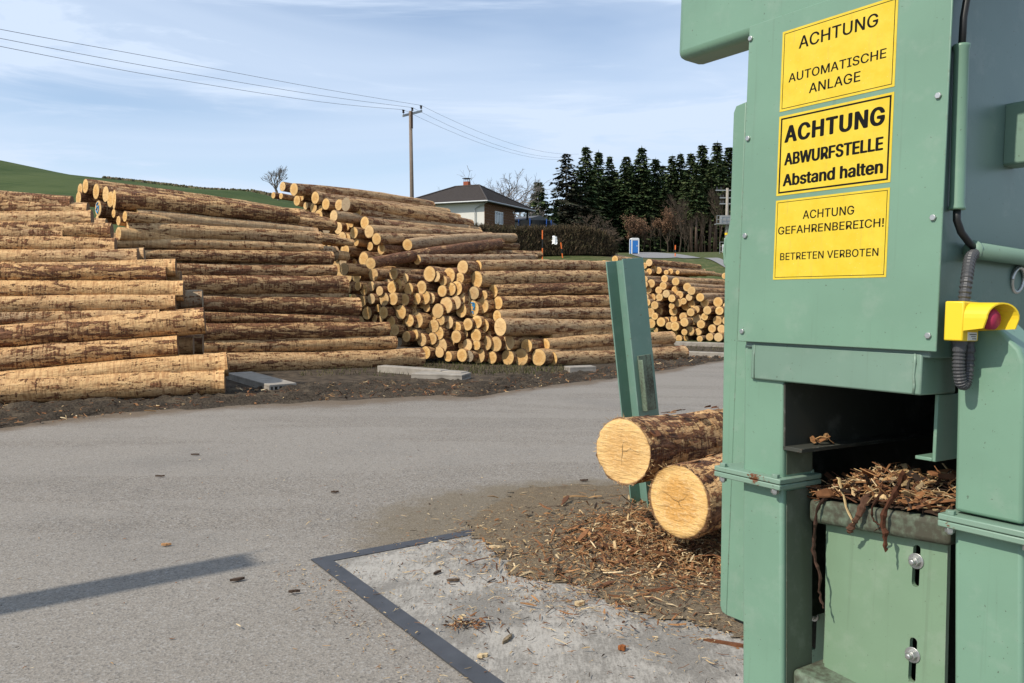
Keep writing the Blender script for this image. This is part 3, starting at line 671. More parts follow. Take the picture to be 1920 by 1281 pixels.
strip([(.105, -1.165, -.15), (.096, -1.185, -.105), (.090, -1.225, -.092), (.085, -1.27, -.094), (.088, -1.32, -.093), (.104, -1.37, -.095), (.107, -1.42, -.096), (.118, -1.452, -.096)], .0085, (.085, .045, .03), 'longest thin bark strip hanging at the left end of the tray lip')
strip([(.255, -1.10, -.2), (.275, -1.135, -.12), (.272, -1.17, -.088), (.275, -1.22, -.088), (.280, -1.262, -.09)], .0115, (.12, .048, .026), 'broad red-brown bark strip hanging over the middle of the tray lip')
strip([(.205, -1.14, -.16), (.210, -1.168, -.10), (.205, -1.2, -.09), (.188, -1.225, -.092), (.178, -1.245, -.095)], .0095, (.10, .05, .03), 'short curled bark strip hanging just left of the broad one')
strip([(.235, -1.13, -.16), (.236, -1.165, -.10), (.243, -1.195, -.09), (.262, -1.208, -.092), (.25, -1.222, -.09)], .007, (.09, .04, .024), 'hooked bark strip with curled tip beside the broad one')
for (P, c, lab) in [([(.118, -1.125, -.14), (.150, -1.160, -.112), (.193, -1.215, -.088)], (.60, .44, .22), 'long pale splinter leaning over the tray lip'), ([(.300, -1.163, -.118), (.36, -1.128, -.15)], (.62, .47, .26), 'pale splinter lying on the heap near the right pillar')]:
    strip(P, .0052, c, lab, 'pale splinters on the bark heap')
b = L(); flakes(b, 10, lambda rs: (.06 + rs.normal(0, .008), -1.042 + rs.uniform(0, .022), -.14 + rs.normal(0, .014)), .02, .045, .01, .02, [2, 4, 0, 4, 1, 0, 3, 0], 4, .9, None, Mh)
o = b.build('bark_tuft', M['chips'], None); o.matrix_world = MM @ Matrix.Translation((0, V0, 0)); tag(o, 'small tuft of orange bark on the dark rail inside the chute', 'bark')

# ------------------------------------------------------------ leaning steel posts
def hbeam(name, foot, top, label, wu, wn, t=.012, bracket=True, mat=None):
    foot = Vector(foot); top = Vector(top); ax = (top - foot); Lh = ax.length; ax.normalize()
    u = (BU - ax * BU.dot(ax)).normalized(); n = u.cross(ax)
    e = empty(name, foot, label, 'steel post'); e.matrix_world = Matrix.Translation(foot) @ Matrix((u, ax, n)).transposed().to_4x4()
    b = MB(); b.box((0, -.1, -wn / 2), (t, Lh, wn / 2)); b.build('flange', mat or M['green_post'], e, False, .002)
    b = MB(); b.box((wu - t, -.1, -wn / 2), (wu, Lh, wn / 2)); b.build('flange', mat or M['green_post'], e, False, .002)
    b = MB(); b.box((t, -.1, -.005), (wu - t, Lh - .001, .005)); b.build('web', mat or M['green_post'], e)
    if bracket:
        b = MB(); b.box((wu + .0005, .72, -wn * .36), (wu + .010, 1.12, wn * .30)); b.box((wu + .010, .72, wn * .24), (wu + .05, 1.09, wn * .30)); b.build('welded_stop', M['green_dirty'], e, False, .004)
    return e
ft = hit(1183, 950); tp = at(1135, 488, ft[1] + .02); tp = Vector(tp)
_o = np.array(BN) * .1; ft = ft - _o; tp = Vector(np.array(tp) - _o)
hbeam('leaning_steel_post', ft, tp, 'green steel post leaning left behind the two freshly cut logs', .185, .20)
hbeam('added_shadow_post', (-4.98, 2.46, 0), (-4.92, 2.50, 4.0), 'slanted green steel post added beyond the left edge to cast the asphalt shadow', .26, .26, .015, False)  # unseen post added to cast the shadow stripe on the asphalt
# ------------------------------------------------------------ logs
NLOG = [0]
def log(p1, p2, r1, r2, bark, tone, etone, label, group, seg=18, near=False, far_end=False, rough=1.0):
    """a log from p1 (sawn end towards the yard) to p2: bark-covered body with a sawn end as its part"""
    NLOG[0] += 1; rs = np.random.default_rng(NLOG[0] * 13 + 5)
    p1 = Vector(p1); p2 = Vector(p2); ax = p2 - p1; Ln = ax.length; ax.normalize()
    y = Vector((0, 0, 1)).cross(ax).normalized(); z = ax.cross(y)
    Mx = Matrix.Translation(p1) @ Matrix((ax, y, z)).transposed().to_4x4()
    nr = max(8, int(Ln / (.05 if near else .2))); seg = 48 if near else seg
    tt = np.linspace(0, 1, nr + 1); an = np.linspace(0, 2 * math.pi, seg, endpoint=False)
    T, A = np.meshgrid(tt, an, indexing='ij'); X = T * Ln
    R = r1 + (r2 - r1) * T
    for k in range(7):
        m = rs.integers(0, 5); f = rs.uniform(.6, 5 if k < 4 else 11); R = R * (1 + rough * .011 * np.sin(m * A + f * X + rs.uniform(0, 6.28)) * (1.8 if m == 2 else 1))
    R = R * (1 + rough * rs.normal(0, .010, R.shape))
    for k in range(rs.integers(2, 6)):      # branch swellings
        x0, a0, hh = rs.uniform(.1, .95) * Ln, rs.uniform(0, 6.28), rs.uniform(.05, .14)
        R = R * (1 + hh * np.exp(-((X - x0) / .16) ** 2) * np.exp(-((np.mod(A - a0 + np.pi, 2 * np.pi) - np.pi) / .45) ** 2))
    if near: R = R * (1 + .02 * np.exp(-X / .05) * rs.normal(0, 1, R.shape))
    bd = rs.normal(0, .02, 2) * Ln / 4; s_ = np.sin(math.pi * T)
    Yc = R * np.cos(A) + bd[0] * s_; Zc = R * np.sin(A) + bd[1] * s_
    V = np.stack([X, Yc, Zc], -1).reshape(-1, 3); F = []
    for i in range(nr):
        for k in range(seg): F.append((i * seg + k, (i + 1) * seg + k, (i + 1) * seg + (k + 1) % seg, i * seg + (k + 1) % seg))
    F.append(tuple((nr) * seg + k for k in range(seg)))
    m = mesh('log', V, F, None, True); m.polygons[len(F) - 1].use_smooth = False
    o = link('log', m, M['bark']); o.matrix_world = Mx; o['bark'] = float(bark); o['tone'] = float(tone)
    m.materials.append(M['end']); m.polygons[len(F) - 1].material_index = 1; o['rad'] = float(r2 * 1.02)
    tag(o, label, 'log', group)
    # sawn end: ring of the body's own first loop, slightly uneven and proud
    ring = np.stack([Yc[0], Zc[0]], -1); ev = [(-.004 + rs.normal(0, .002), 0, 0)]; ef = []
    qs = (.5, .8, .97, 1.0) if near else (.6, 1.0); sl = rs.normal(0, .05, 2)
    for j, q in enumerate(qs):
        for k in range(seg):
            yy, zz = ring[k] * q; ev.append((-.004 + (rs.normal(0, .0022) if q < 1 else .004) + (sl[0] * yy + sl[1] * zz) * (1 if q < 1 else 0) * .6, yy, zz))
    for k in range(seg): ef.append((0, 1 + (k + 1) % seg, 1 + k))
    for j in range(len(qs) - 1):
        for k in range(seg): ef.append((1 + j * seg + k, 1 + j * seg + (k + 1) % seg, 1 + (j + 1) * seg + (k + 1) % seg, 1 + (j + 1) * seg + k))
    e = link('sawn_end', mesh('sawn_end', ev, ef, None, near), M['end'], o); e['tone'] = float(etone); e['rad'] = float(r1)
    return o, e
class Pile:
    """a stack: horizontal log direction, ground point under its front log, lean of the front face"""
    def __init__(s, az, q0, lean, tilt=0.):
        a = math.radians(az); s.ax = np.array([math.sin(a), math.cos(a), 0.]); s.np = np.array([-math.cos(a), math.sin(a), 0.])
        s.q = np.array(q0, float); s.lean = lean; s.ax3 = s.ax + np.array([0, 0, tilt]); s.ax3 /= np.linalg.norm(s.ax3)
    def front(s, x, y, back=0.):           # point on the leaning front face
        r = ray(x, y); nn = s.np - np.array([0, 0, s.lean]); c = (s.q - CO) @ nn + back
        return CO + r * (c / (r @ nn))
    def ends(s, x, y, out=0.):             # point on the face formed by the sawn ends
        r = ray(x, y); nn = getattr(s, 'en', s.ax) - np.array([0, 0, s.elean]); c = (s.e - CO) @ nn + out
        return CO + r * (c / (r @ nn))
def dep(P): return float((P - CO) @ CF)
LOGS = []       # (p1, p2, r1, r2, bark, tone, etone, sideon, pile name)
rl_ = np.random.default_rng(21)
def side(p, xl, yl, dl, xr, yr, dr, name, bark=.5, tone=.15, back=0., ext_l=0., ext_r=0., mind=0., etone=0.):
    a = p.front(xl, yl, back); b = p.front(xr, yr, back); r1 = dl / FPX * dep(a) / 2; r2 = dr / FPX * dep(b) / 2
    if mind:                                # the lower part of a log is hidden by the one in front: keep its top
        for q, r in ((a, 'a'), (b, 'b')):
            rr = r1 if r == 'a' else r2
            if rr < mind / 2:
                q[2] -= (mind / 2 - rr)
                if r == 'a': r1 = mind / 2
                else: r2 = mind / 2
    d = (b - a) / np.linalg.norm(b - a)
    LOGS.append((a - d * ext_l, b + d * ext_r, r1, r2, bark, tone, etone, True, name))
def endon(p, x, y, dd, name, L=5., bark=.5, tone=.2, etone=0., out=0., taper=.88):
    a = p.ends(x, y, out); r = dd / FPX * dep(a) / 2 * .5 * 2; d = p.ax3 + rl_.normal(0, .008, 3); d /= np.linalg.norm(d)
    LOGS.append((a, a + d * L * rl_.uniform(.94, 1.06), r, r * taper, bark, tone, etone, False, name))
def rb(a=.3, b=.75): return float(rl_.uniform(a, b))
def rt(p=.25): return float(rl_.uniform(.35, .8) if rl_.random() < p else rl_.uniform(0, .25))
def fill(p, rows, name, back, grow=1.0, ext=1.0):
    for r0, r1 in zip(rows[1:], rows[:-1]):
        xl, xr = max(r0[0], r1[0]), min(r0[3], r1[3]) - 6; yl = (r0[1] + r1[1]) / 2; yr = (r0[4] + r1[4]) / 2
        dd = max(abs(r0[1] - r1[1]), 14) * grow
        side(p, xl, yl, dd, xr, yr, dd, name, rb(), rt(), back, ext, 0, 0)
# stack at the left edge
A = Pile(74, hit(300, 748), .50)
NA = 'left-edge stack'
AR = [(0, 735, 52, 422, 717, 49, .35, .05), (40, 717, 40, 427, 683, 45, .3, .02), (0, 676, 49, 334, 649, 39, .5, .0), (0, 631, 40, 384, 601, 50, .62, .05), (0, 599, 25, 300, 593, 25, .45, .2),
            (0, 572, 29, 330, 565, 29, .42, .15), (0, 543, 31, 345, 546, 39, .45, .0), (0, 511, 32, 313, 511, 28, .72, .0), (0, 497, 20, 330, 498, 25, .3, .0), (0, 477, 22, 259, 476, 20, .35, .1),
            (0, 453, 24, 217, 456, 20, .45, .1), (0, 432, 19, 121, 434, 19, .45, .1), (60, 424, 20, 210, 431, 25, .62, .1), (0, 403, 19, 173, 405, 22, .42, .2), (0, 382, 20, 165, 387, 15, .5, .1), (0, 365, 17, 135, 377, 18, .62, .1)]
fill(A, AR, NA, .26, 1.15)
for row in AR:
    xl, yl, dl, xr, yr, dr, bk, tn = row
    side(A, xl, yl, dl, xr, yr, dr, NA, bk, tn, 0, 1.2, 0, .27 if yr < 580 else 0)
side(A, 180, 478, 22, 271, 475, 22, NA, .2, .35, .32, 1.5, 0, .27)
side(A, 200, 512, 24, 339, 519, 22, NA, .2, .1, .25, 1.5, 0, .27)
side(A, 200, 562, 34, 380, 560, 34, NA, .2, .9, .33, 1.5)
side(A, 200, 650, 36, 363, 648, 35, NA, .3, .3, .42, 1.5)
side(A, 200, 646, 38, 381, 645, 38, NA, .5, .3, .85, 1.5)
for k, (x, y) in enumerate([(120, 385), (140, 405), (200, 420)]): side(A, 0, y, 20, x, y, 20, NA, .5, .2, .7 + .2 * k, 1.5, 0, .27)
# second stack from the left
B = Pile(53, hit(600, 692), .40)
NB = 'second stack'
BRW = [(427, 680, 36, 789, 671, 34, .5, .2), (390, 651, 22, 740, 642, 24, .45, .05), (390, 623, 33, 726, 617, 26, .82, .1), (390, 594, 18, 671, 600, 15, .7, .1), (390, 569, 28, 671, 576, 33, .72, .15),
            (390, 535, 33, 648, 535, 32, .68, .2), (330, 505, 22, 628, 508, 22, .6, .25), (310, 479, 18, 622, 484, 23, .6, .2), (262, 457, 20, 603, 466, 17, .4, .3), (238, 430, 30, 600, 447, 23, .42, .3),
            (256, 405, 24, 594, 436, 16, .25, .5), (214, 374, 34, 558, 406, 26, .68, .1)]
fill(B, BRW[:9], NB, .24, 1.25); fill(B, BRW[8:], NB, .24, 1.2, 0)
for row in BRW:
    xl, yl, dl, xr, yr, dr, bk, tn = row
    side(B, xl, yl, dl * 1.08, xr, yr, dr * 1.08, NB, bk * .98, tn, 0, .9 if xl > 258 else 0, 0, .2 if yr < 520 else 0)
side(B, 262, 452, 24, 630, 476, 28, NB, .4, .5, .35, .6); side(B, 390, 560, 24, 651, 556, 20, NB, .5, .3, .3, .8); side(B, 232, 455, 21, 590, 460, 20, NB, .3, .45, .25, 0)
B.ax3 = Pile(42, (0, 0, 0), 0).ax3; B.en = B.ax3; B.e = B.front(214, 374); B.elean = .0
for (x, y, dd, xr, yr, dr, et, bk) in [(160, 349, 27, 545, 379, 21, .0, .6), (180, 359, 29, 532, 386, 17, .0, .6), (198, 364, 30, 550, 398, 20, .0, .65), (207, 374, 30, 555, 402, 20, .05, .6), (150, 356, 24, 520, 386, 18, .1, .5), (147, 372, 26, 500, 398, 20, .1, .7),
                                   (184, 391, 30, 540, 416, 20, .25, .6), (213, 400, 17, 560, 424, 15, 0, .5), (234, 406, 20, 575, 430, 16, 0, .5), (182, 411, 14, 540, 436, 15, 0, .5), (222, 414, 18, 560, 438, 16, 0, .5), (222, 438, 26, 560, 455, 22, .3, .3)]:
    a = B.ends(x, y, rl_.uniform(-.1, .1)); r1 = dd / FPX * dep(a) / 2; d = B.ax3 + np.array([0, 0, -.045]) + rl_.normal(0, .005, 3); d /= np.linalg.norm(d)
    LOGS.append((a, a + d * 5.2, r1, r1 * .85, bk, rt(), et, False, NB))
# tall stack below the house and the stack left of the leaning post share one face of sawn ends
Cq = hit(1030, 687)
CL = Pile(47, Cq, .70, -.03); CL.e = at(1035, 673, dep(Cq)); CL.e = CL.e + 0; CL.elean = .10
CL.en = np.array([math.sin(math.radians(4)), math.cos(math.radians(4)), 0.])
NC = 'stack by the post'
T_ = lambda r: (640 + r[0] / 3.692, 440 + r[1] / 3.692, r[2] / 3.692)
front = [(896, 499, 22, 1160, 500, 19, .5, .35), (894, 524, 32, 1170, 519, 24, .55, .25), (925, 546, 25, 1176, 541, 22, .85, .1), (934, 568, 25, 1182, 566, 26, .7, .15), (932, 593, 23, 1190, 590, 22, .45, .3), (938, 613, 35, 1195, 612, 25, .42, .35), (1022, 647, 25, 1258, 634, 25, .55, .2), (1035, 673, 28, 1280, 663, 30, .55, .3)]
fill(CL, front[::-1], NC, .28, 1.2, 0)
for xl, yl, dl, xr, yr, dr, bk, tn in front: side(CL, xl, yl, dl, xr, yr, dr, NC, bk * .85, tn)
CL.ax3 = Pile(36, (0, 0, 0), 0, -.03).ax3
ce = """840,225,90 610,272,100 745,283,100 362,272,75 440,303,65 705,320,65 555,365,85 796,372,95 757,377,85 698,390,75 465,377,82 385,345,88 350,365,80 265,390,62 207,445,68 295,447,85 358,445,82 440,450,78 520,445,75 577,435,90
726,488,105 810,445,112 790,470,90 917,405,85 985,420,62 976,492,100 907,512,105 830,525,90 668,528,95 590,503,60 500,490,55 292,540,80 375,520,60 412,537,92 505,545,60 345,603,75 372,660,72 360,690,60 470,595,80 523,592,105
640,632,85 688,592,70 742,608,82 875,622,80 937,605,85 982,630,92 1003,560,42 543,655,48 502,693,78 450,705,72 465,640,60 555,727,85 672,682,88 628,720,78 795,706,82 932,698,85 690,768,100 825,768,42 872,765,78 935,765,65 998,752,95 1068,758,98
1157,748,98 1282,770,88 632,765,48 583,817,82 680,815,70 738,843,68 835,835,85 885,843,70 948,835,108 1040,850,82 1152,850,98 1243,848,110 1366,850,110 395,745,60 600,670,45 1085,668,60 655,290,70 820,300,70 870,455,60 560,480,60 730,420,60 620,440,70 690,640,60 800,640,70 850,690,60 760,740,60 1010,690,60 480,530,60 640,560,60 420,600,60"""
grey_ids = {(885, 843): .9, (917, 405): .45, (362, 272): .25, (295, 447): .3, (395, 745): .9, (207, 445): .4}
marks = {}
for tok in ce.split():
    r = tuple(map(int, tok.split(','))); x, y, dd = T_(r)
    hid = r[2] <= 60 and r not in ()
    zt = .003 * (1035 - x) + .0
    endon(CL, x, y, dd * 1.09, NC, 5.0, rb(.45, .85), rt(.2), grey_ids.get((r[0], r[1]), float(rl_.uniform(0, .34)) ** 1.3), rl_.uniform(-.07, .07) + (.16 if r[2] <= 60 else 0))
    if (r[0], r[1]) == (907, 512): marks[len(LOGS) - 1] = 1
for (x, y, dd) in [(671, 536, 18), (682, 544, 20), (696, 537, 19), (679, 565, 22), (688, 587, 25), (702, 597, 15), (709, 578, 15), (714, 598, 14), (663, 560, 18)]:
    endon(CL, x, y, dd, NC, 5, rb(), rt(), .1, .55)
for (x, y) in [(650, 540), (664, 585), (690, 560), (675, 605), (720, 575), (645, 505), (735, 600), (655, 620), (700, 515), (725, 535), (760, 640), (700, 625)]: endon(CL, x, y, 24, NC, 5, rb(), rt(), .3, .8 + .2 * rl_.random())
NU = 'tall stack below house'
CUq = at(1000, 492, 21.5); CU_ = Pile(38, CUq, .25, -.055)
fr = [(551, 355, 24, 810, 386, 17), (591, 371, 23, 839, 399, 16), (648, 383, 24, 859, 409, 16), (661, 392, 20, 869, 419, 16), (626, 405, 21, 877, 429, 15), (684, 418, 22, 900, 438, 15), (692, 434, 24, 921, 443, 14), (706, 448, 22, 930, 449, 14), (764, 459, 22, 963, 446, 17), (695, 494, 22, 938, 457, 20), (782, 487, 19, 1003, 484, 15)]
CU_ = Pile(38, at(764, 475, 20.0), 2.2, -.05)
CU_.e = at(764, 475, 20.0); CU_.elean = .06
for i, (xl, yl, dl, xr, yr, dr) in enumerate(fr): side(CU_, xl, yl, dl, xr, yr, dr, NU, [.5, .5, .5, .5, .3, .4, .5, .5, .25, .9, .5][i], [.4, .4, .35, .4, .6, .3, .4, .3, .55, .1, .6][i], -.05 if i > 7 else 0, etone=.55 if i == 2 else .05)
side(CU_, 850, 466, 14, 1012, 478, 15, NU, .6, .2, .35); side(CU_, 845, 452, 14, 970, 463, 14, NU, .6, .2, .6)
ue = """283,212,120 550,240,90 532,330,140 475,400,130 515,420,110 160,330,80 262,340,75 722,362,165 860,447,145 1033,457,140 1128,450,170 592,470,95 695,495,130 790,505,75 610,580,110 650,605,95 700,620,75 762,610,160 965,605,150 1378,695,155 595,720,130 670,735,130 870,765,160 1025,765,155 1135,750,110 1440,812,170
1235,830,145 900,910,110 1075,900,155 1140,915,145 1265,955,95 1537,910,155 905,985,70 1112,1060,160 1605,1050,145 1090,1210,130 1195,1170,100 1240,1230,100 1365,1175,180 455,560,110 480,680,120 560,640,90 800,880,110 820,1000,100 1330,900,110 1200,700,110 1450,1010,110 980,530,110 1300,560,110 1190,1060,100 1000,1150,110 850,640,90"""
UG = {(1128, 450): .85, (870, 765): .85, (595, 720): .35, (670, 735): .6, (1090, 1210): .7, (1605, 1050): .3}
for tok in ue.split():
    r = tuple(map(int, tok.split(','))); x, y, dd = 490 + r[0] / 7.116, 320 + r[1] / 7.116, r[2] / 7.116
    if (r[0], r[1]) in ((1140, 915),): pass
    endon(CU_, x, y, dd * 1.07, NU, 5.0, rb(.35, .7), rt(.45), UG.get((r[0], r[1]), float(rl_.uniform(0, .15))), rl_.uniform(-.08, .08) + (.25 if r[2] in (110, 100, 90, 120) else 0))
for (x, y) in [(646, 492), (636, 503), (655, 480), (640, 478), (650, 517), (632, 470), (626, 488), (622, 508), (634, 524), (618, 470)]: endon(CU_, x, y, 30, NU, 4.6, rb(), rt(), .3, .9)
for (x, y, dd) in [(647, 469, 23), (715, 467, 20), (682, 485, 25), (668, 516, 27), (703, 518, 24), (659, 505, 22)]: endon(CU_, x, y, dd, NU, 4.6, rb(.4, .7), rt(), .1, -.1)
# far stack right of the post
Dq = hit(1290, 640); D = Pile(36, Dq, .3, -.01); D.e = at(1300, 628, dep(Dq)); D.elean = .12
ND = 'far stack'
de = """115,152,88 55,190,75 40,265,60 115,265,75 172,222,70 235,250,85 330,275,60 385,262,70 475,275,50 140,415,105 100,497,95 310,355,90 450,390,100 292,445,95 235,500,90 330,545,95 445,497,95 500,558,95 595,460,105 650,507,105 152,592,100 245,590,90 402,603,95 485,660,95 620,590,85 90,655,90 185,690,100 235,662,85 120,775,130 240,765,105 185,830,90 400,700,75 420,765,110
577,705,105 650,672,95 640,780,100 707,745,95 760,590,105 815,662,105 545,835,100 425,865,90 850,755,105 985,650,120 1003,760,105 720,860,115 815,835,90 560,905,110 770,930,105 140,920,115 265,902,115 370,950,95 440,955,115 978,885,115 1095,885,115 630,1015,115 560,1030,80 735,1025,90 910,985,100 1030,990,105 200,1005,60 430,1045,90 490,1110,85 565,1110,85 755,1115,75 880,1090,95 990,1095,110 1085,1105,60
1070,320,75 60,360,80 70,590,80 60,430,80 1090,700,90 1080,800,90 330,880,80 660,900,90 550,640,80 700,550,80 1120,600,90 -60,300,90 -60,420,90 -60,540,100 -60,660,100 -50,800,100 -40,920,100"""
for tok in de.split():
    r = tuple(map(int, tok.split(','))); x, y, dd = 1200 + r[0] / 6.74, 470 + r[1] / 6.74, r[2] / 6.74
    endon(D, x, y, dd * 1.04, ND, 5.0, rb(.35, .7), rt(.35), float(rl_.uniform(0, .25)), rl_.uniform(-.25, .25) + (1.2 * (r[1] < 300)))
for (x, y, dd) in [(1132, 494, 12), (1153, 486, 13), (1140, 500, 14)]: endon(D, x, y, dd, ND, 1.4, .5, .2, 0, -.2)
# names for each log: layer by height, place by order along the face
byp = {}
for i, t in enumerate(LOGS): byp.setdefault((t[8], t[7]), []).append(i)
LAB = {}
for (pn, sideon), ids in byp.items():
    if sideon:
        ids.sort(key=lambda i: LOGS[i][1][2] + LOGS[i][0][2])
        for k, i in enumerate(ids):
            t = LOGS[i]; ap = 'dark barky' if t[4] > .66 else 'greyed bare' if t[5] > .45 else 'pale bare' if t[4] < .38 else 'patchy tan'
            LAB[i] = f"{ap} log showing its long side, {ordn(k + 1)} from the ground, {pn}"
    else:
        ids.sort(key=lambda i: LOGS[i][0][2]); rows = []; h0 = None
        for i in ids:
            if h0 is None or LOGS[i][0][2] - h0 > .27: rows.append([]); h0 = LOGS[i][0][2]
            rows[-1].append(i)
        for ri, row in enumerate(rows):
            row.sort(key=lambda i: LOGS[i][0][0] / LOGS[i][0][1])
            for k, i in enumerate(row):
                et = LOGS[i][6]; ap = 'grey' if et > .5 else 'dull' if et > .2 else 'yellow'
                LAB[i] = f"log with {ap} sawn end, {ordn(k + 1)} from left in {ordn(ri + 1)} layer up, {pn}"
placed = []
for i, t in enumerate(LOGS):
    o, e = log(*t[:7], LAB[i], 'logs in the ' + t[8]); placed.append((o, e))
    if i in marks or (t[8] == NB and t[6] == .25):
        r = t[2]; b = MB()
        if i in marks: o['label'] = 'log with blue spray-painted letters on its sawn end, ' + NC
        else: o['label'] = 'log with faint blue spray mark on its sawn end, ' + NB
        SS = [[(-.75, .35), (-.45, .1), (-.55, -.3), (-.2, -.15), (-.25, -.55), (.15, -.35), (.2, -.7)], [(-.2, .75), (.2, .8), (.05, .4), (.35, .3)], [(.35, .75), (.4, .2), (.15, -.1), (.45, -.1)], [(-.8, .0), (-.7, -.5), (-.3, -.75)]] if i in marks else [[(.1, .8), (-.4, .5), (-.1, .2), (-.5, -.2), (-.1, -.6)], [(.3, .4), (.35, -.3), (0, -.7)]]
        for st in SS: b.tube([Vector((-.012, -p[0] * r * .9, p[1] * r * .9)) for p in st], r * .075, 6, True)
        b.build('spray_mark', M['blue_spray'], e)
        o['rad'] = float(t[3])
# the two fresh logs beside the machine and the deck that carries them
def freshlog(x, y, dd, d, xr, yr, label):
    a = at(x, y, d); az = math.radians(43); kx = (xr - 960) / FPX
    d2 = (a[0] - math.tan(az) * a[1]) / (kx - math.tan(az)); b = at(xr, yr, d2); r = dd / FPX * d / 2
    u = (b - a) / np.linalg.norm(b - a)
    return log(a, a + u * 4.2, r, r * .9, .60, 0., 0., label, 'fresh logs beside the machine', near=True, rough=1.0), a, u, r
(l1, e1_), a1, u1, r1_ = freshlog(1168, 846, 126, 5.0, 1360, 812, 'upper freshly cut log jutting out in front of the leaning post')
(l2, e2_), a2, u2, r2_ = freshlog(1273, 940, 140, 4.55, 1362, 915, 'lower freshly cut log nearest the green machine')
for (o, e, a, u, r) in [(l1, e1_, a1, u1, r1_), (l2, e2_, a2, u2, r2_)]:
    b = MB(); rs = np.random.default_rng(3 + int(r * 1e4))
    for k in range(90):                     # torn fibres round the cut
        t = rs.uniform(0, 6.283); rr = r * rs.uniform(.96, 1.02); p = Vector((rs.uniform(-.006, .03), rr * math.cos(t), rr * math.sin(t)))
        q = p + Vector((rs.uniform(-.03, .02), math.cos(t + rs.normal(0, .6)) * rs.uniform(.004, .03), math.sin(t + rs.normal(0, .6)) * rs.uniform(.004, .03)))
        b.tube([p, (p + q) / 2 + Vector((0, 0, rs.normal(0, .003))), q], [.0016, .0014, .0005], 3, False, None, tuple(np.array((.62, .42, .2)) * rs.uniform(.6, 1.2)))
    for k in range(110):                    # peeling flakes of bark on the body
        t = rs.uniform(-.6, 3.7); x0 = rs.uniform(.03, 3.5); rr = r * (1 - .1 * x0 / 4.2) * 1.005; ln = rs.uniform(.02, .10); w0 = rs.uniform(.06, .22)
        c = tuple(np.array([(.20, .08, .035), (.11, .05, .028), (.34, .18, .08)][rs.integers(3)]) * rs.uniform(.7, 1.2)); up_ = rs.uniform(.002, .014)
        vv = [(x0 + dx, (rr + h) * math.cos(t + da), (rr + h) * math.sin(t + da)) for dx, da, h in [(0, 0, 0), (ln, .01, 0), (ln, w0 * .5, up_ * .4), (0, w0 * .5, up_ * .5), (ln * .8, w0, up_), (.01, w0, up_ * .7)]]
        vv += [(p[0], p[1] * .985, p[2] * .985) for p in vv]
        b.add(vv, [(0, 1, 2, 3), (3, 2, 4, 5), (6, 9, 8, 7), (9, 11, 10, 8), (2, 1, 7, 8), (4, 2, 8, 10), (5, 4, 10, 11), (3, 5, 11, 9), (0, 3, 9, 6), (0, 6, 7, 1)], c)
    k = b.build('torn_fibres', M['chips'], o); k['kind'] = 'stuff'
    cr = MB(); rs = np.random.default_rng(int(r * 1e5))
    a0 = rs.uniform(0, 6.28)
    for k in range(3):
        a = a0 + k * 2.3 + rs.normal(0, .3); q = [Vector((-.0062, 0, 0))]
        for n_ in range(5): a += rs.normal(0, .35); q.append(q[-1] + Vector((0, math.cos(a), math.sin(a))) * r * rs.uniform(.06, .16) * (1.2 - .35 * k))
        cr.tube(q, [.0010, .0012, .0009, .0007, .0005, .0003], 4)
    cr.build('drying_crack', M['darkwood'], e)
deck = empty('log_deck', tuple(a2 + u2 * 2.2 + np.array([0, 0, -a2[2]])), 'low steel skids carrying the fresh logs beside the machine', 'log deck')
dl_ = Vector(deck.location)
for t in (1.5, 2.9):
    p = a1 + u1 * (t + .45); q = a2 + u2 * t; p = p + np.array([0, 0, -r1_ * .97]); q = q + np.array([0, 0, -r2_ * .97]); ex = (q - p) / np.linalg.norm(q - p) * .35
    b = MB(); b.tube([Vector(p - ex + (0, 0, -.05)) - dl_, Vector(q + ex + (0, 0, -.05)) - dl_], .055, 4, True); b.build('skid_rail', M['green_worn'], deck)
    for s_ in (p, q):
        b = MB(); b.box((s_[0] - .05 - dl_.x, s_[1] - .05 - dl_.y, -.05), (s_[0] + .05 - dl_.x, s_[1] + .05 - dl_.y, s_[2] - .06)); b.build('skid_leg', M['green_worn'], deck)
# ------------------------------------------------------------ precast planks and curb in the soil
def plank(name, c, l, w_, h, rz, label, holes=6, tiltx=0., yaw=0):
    e = empty(name, (c[0], c[1], c[2]), label, 'concrete plank', None, rz); e.rotation_euler = (tiltx, yaw, rz)
    b = MB(); b.box((-l, -w_ / 2, h * .72), (0, w_ / 2, h)); b.build('top_slab', M['hollow'], e, False, .006)
    b = MB(); b.box((-l, -w_ / 2, 0), (0, w_ / 2, h * .2)); b.build('bottom_slab', M['hollow'], e, False, .004)
    b = MB(); st = w_ / holes
    for k in range(holes + 1):
        y = -w_ / 2 + st * k; y = min(max(y, -w_ / 2 + .016), w_ / 2 - .016)
        b.box((-l, y - .015, h * .2), (-.002, y + .015, h * .72))
    b.box((-l, -w_ / 2 + .02, h * .2), (-.30, w_ / 2 - .02, h * .72)); b.build('webs', M['hollow'], e)
    return e
def gpt(px, py, dz=0.): p = hit(px, py); return p + np.array([0, 0, dz])
p = gpt(550, 733); plank('hollow_concrete_plank', p + np.array([-.16, 0, -.02]), 2.2, .44, .13, math.radians(-54), 'weathered hollow concrete plank poking out under the second stack', 6, .0)
p = gpt(900, 712); q = gpt(715, 697)
an_ = math.atan2(p[1] - q[1], p[0] - q[0])
plank('hollow_concrete_plank', p + np.array([-.25, .0, .0]), 1.0, .5, .11, an_ + .3, 'hollow concrete plank end beside the pale curb stone', 6)
cb = empty('curb_stone', tuple(q), 'long pale broken curb stone lying in front of the middle stack', 'curb stone', None, an_)
Lc = float(np.linalg.norm((p - q)[:2])) * .86
b = MB(); b.box((0, -.12, -.03), (Lc * .77, .12, .13)); b.build('curb_piece', M['hollow'], cb, False, .012)
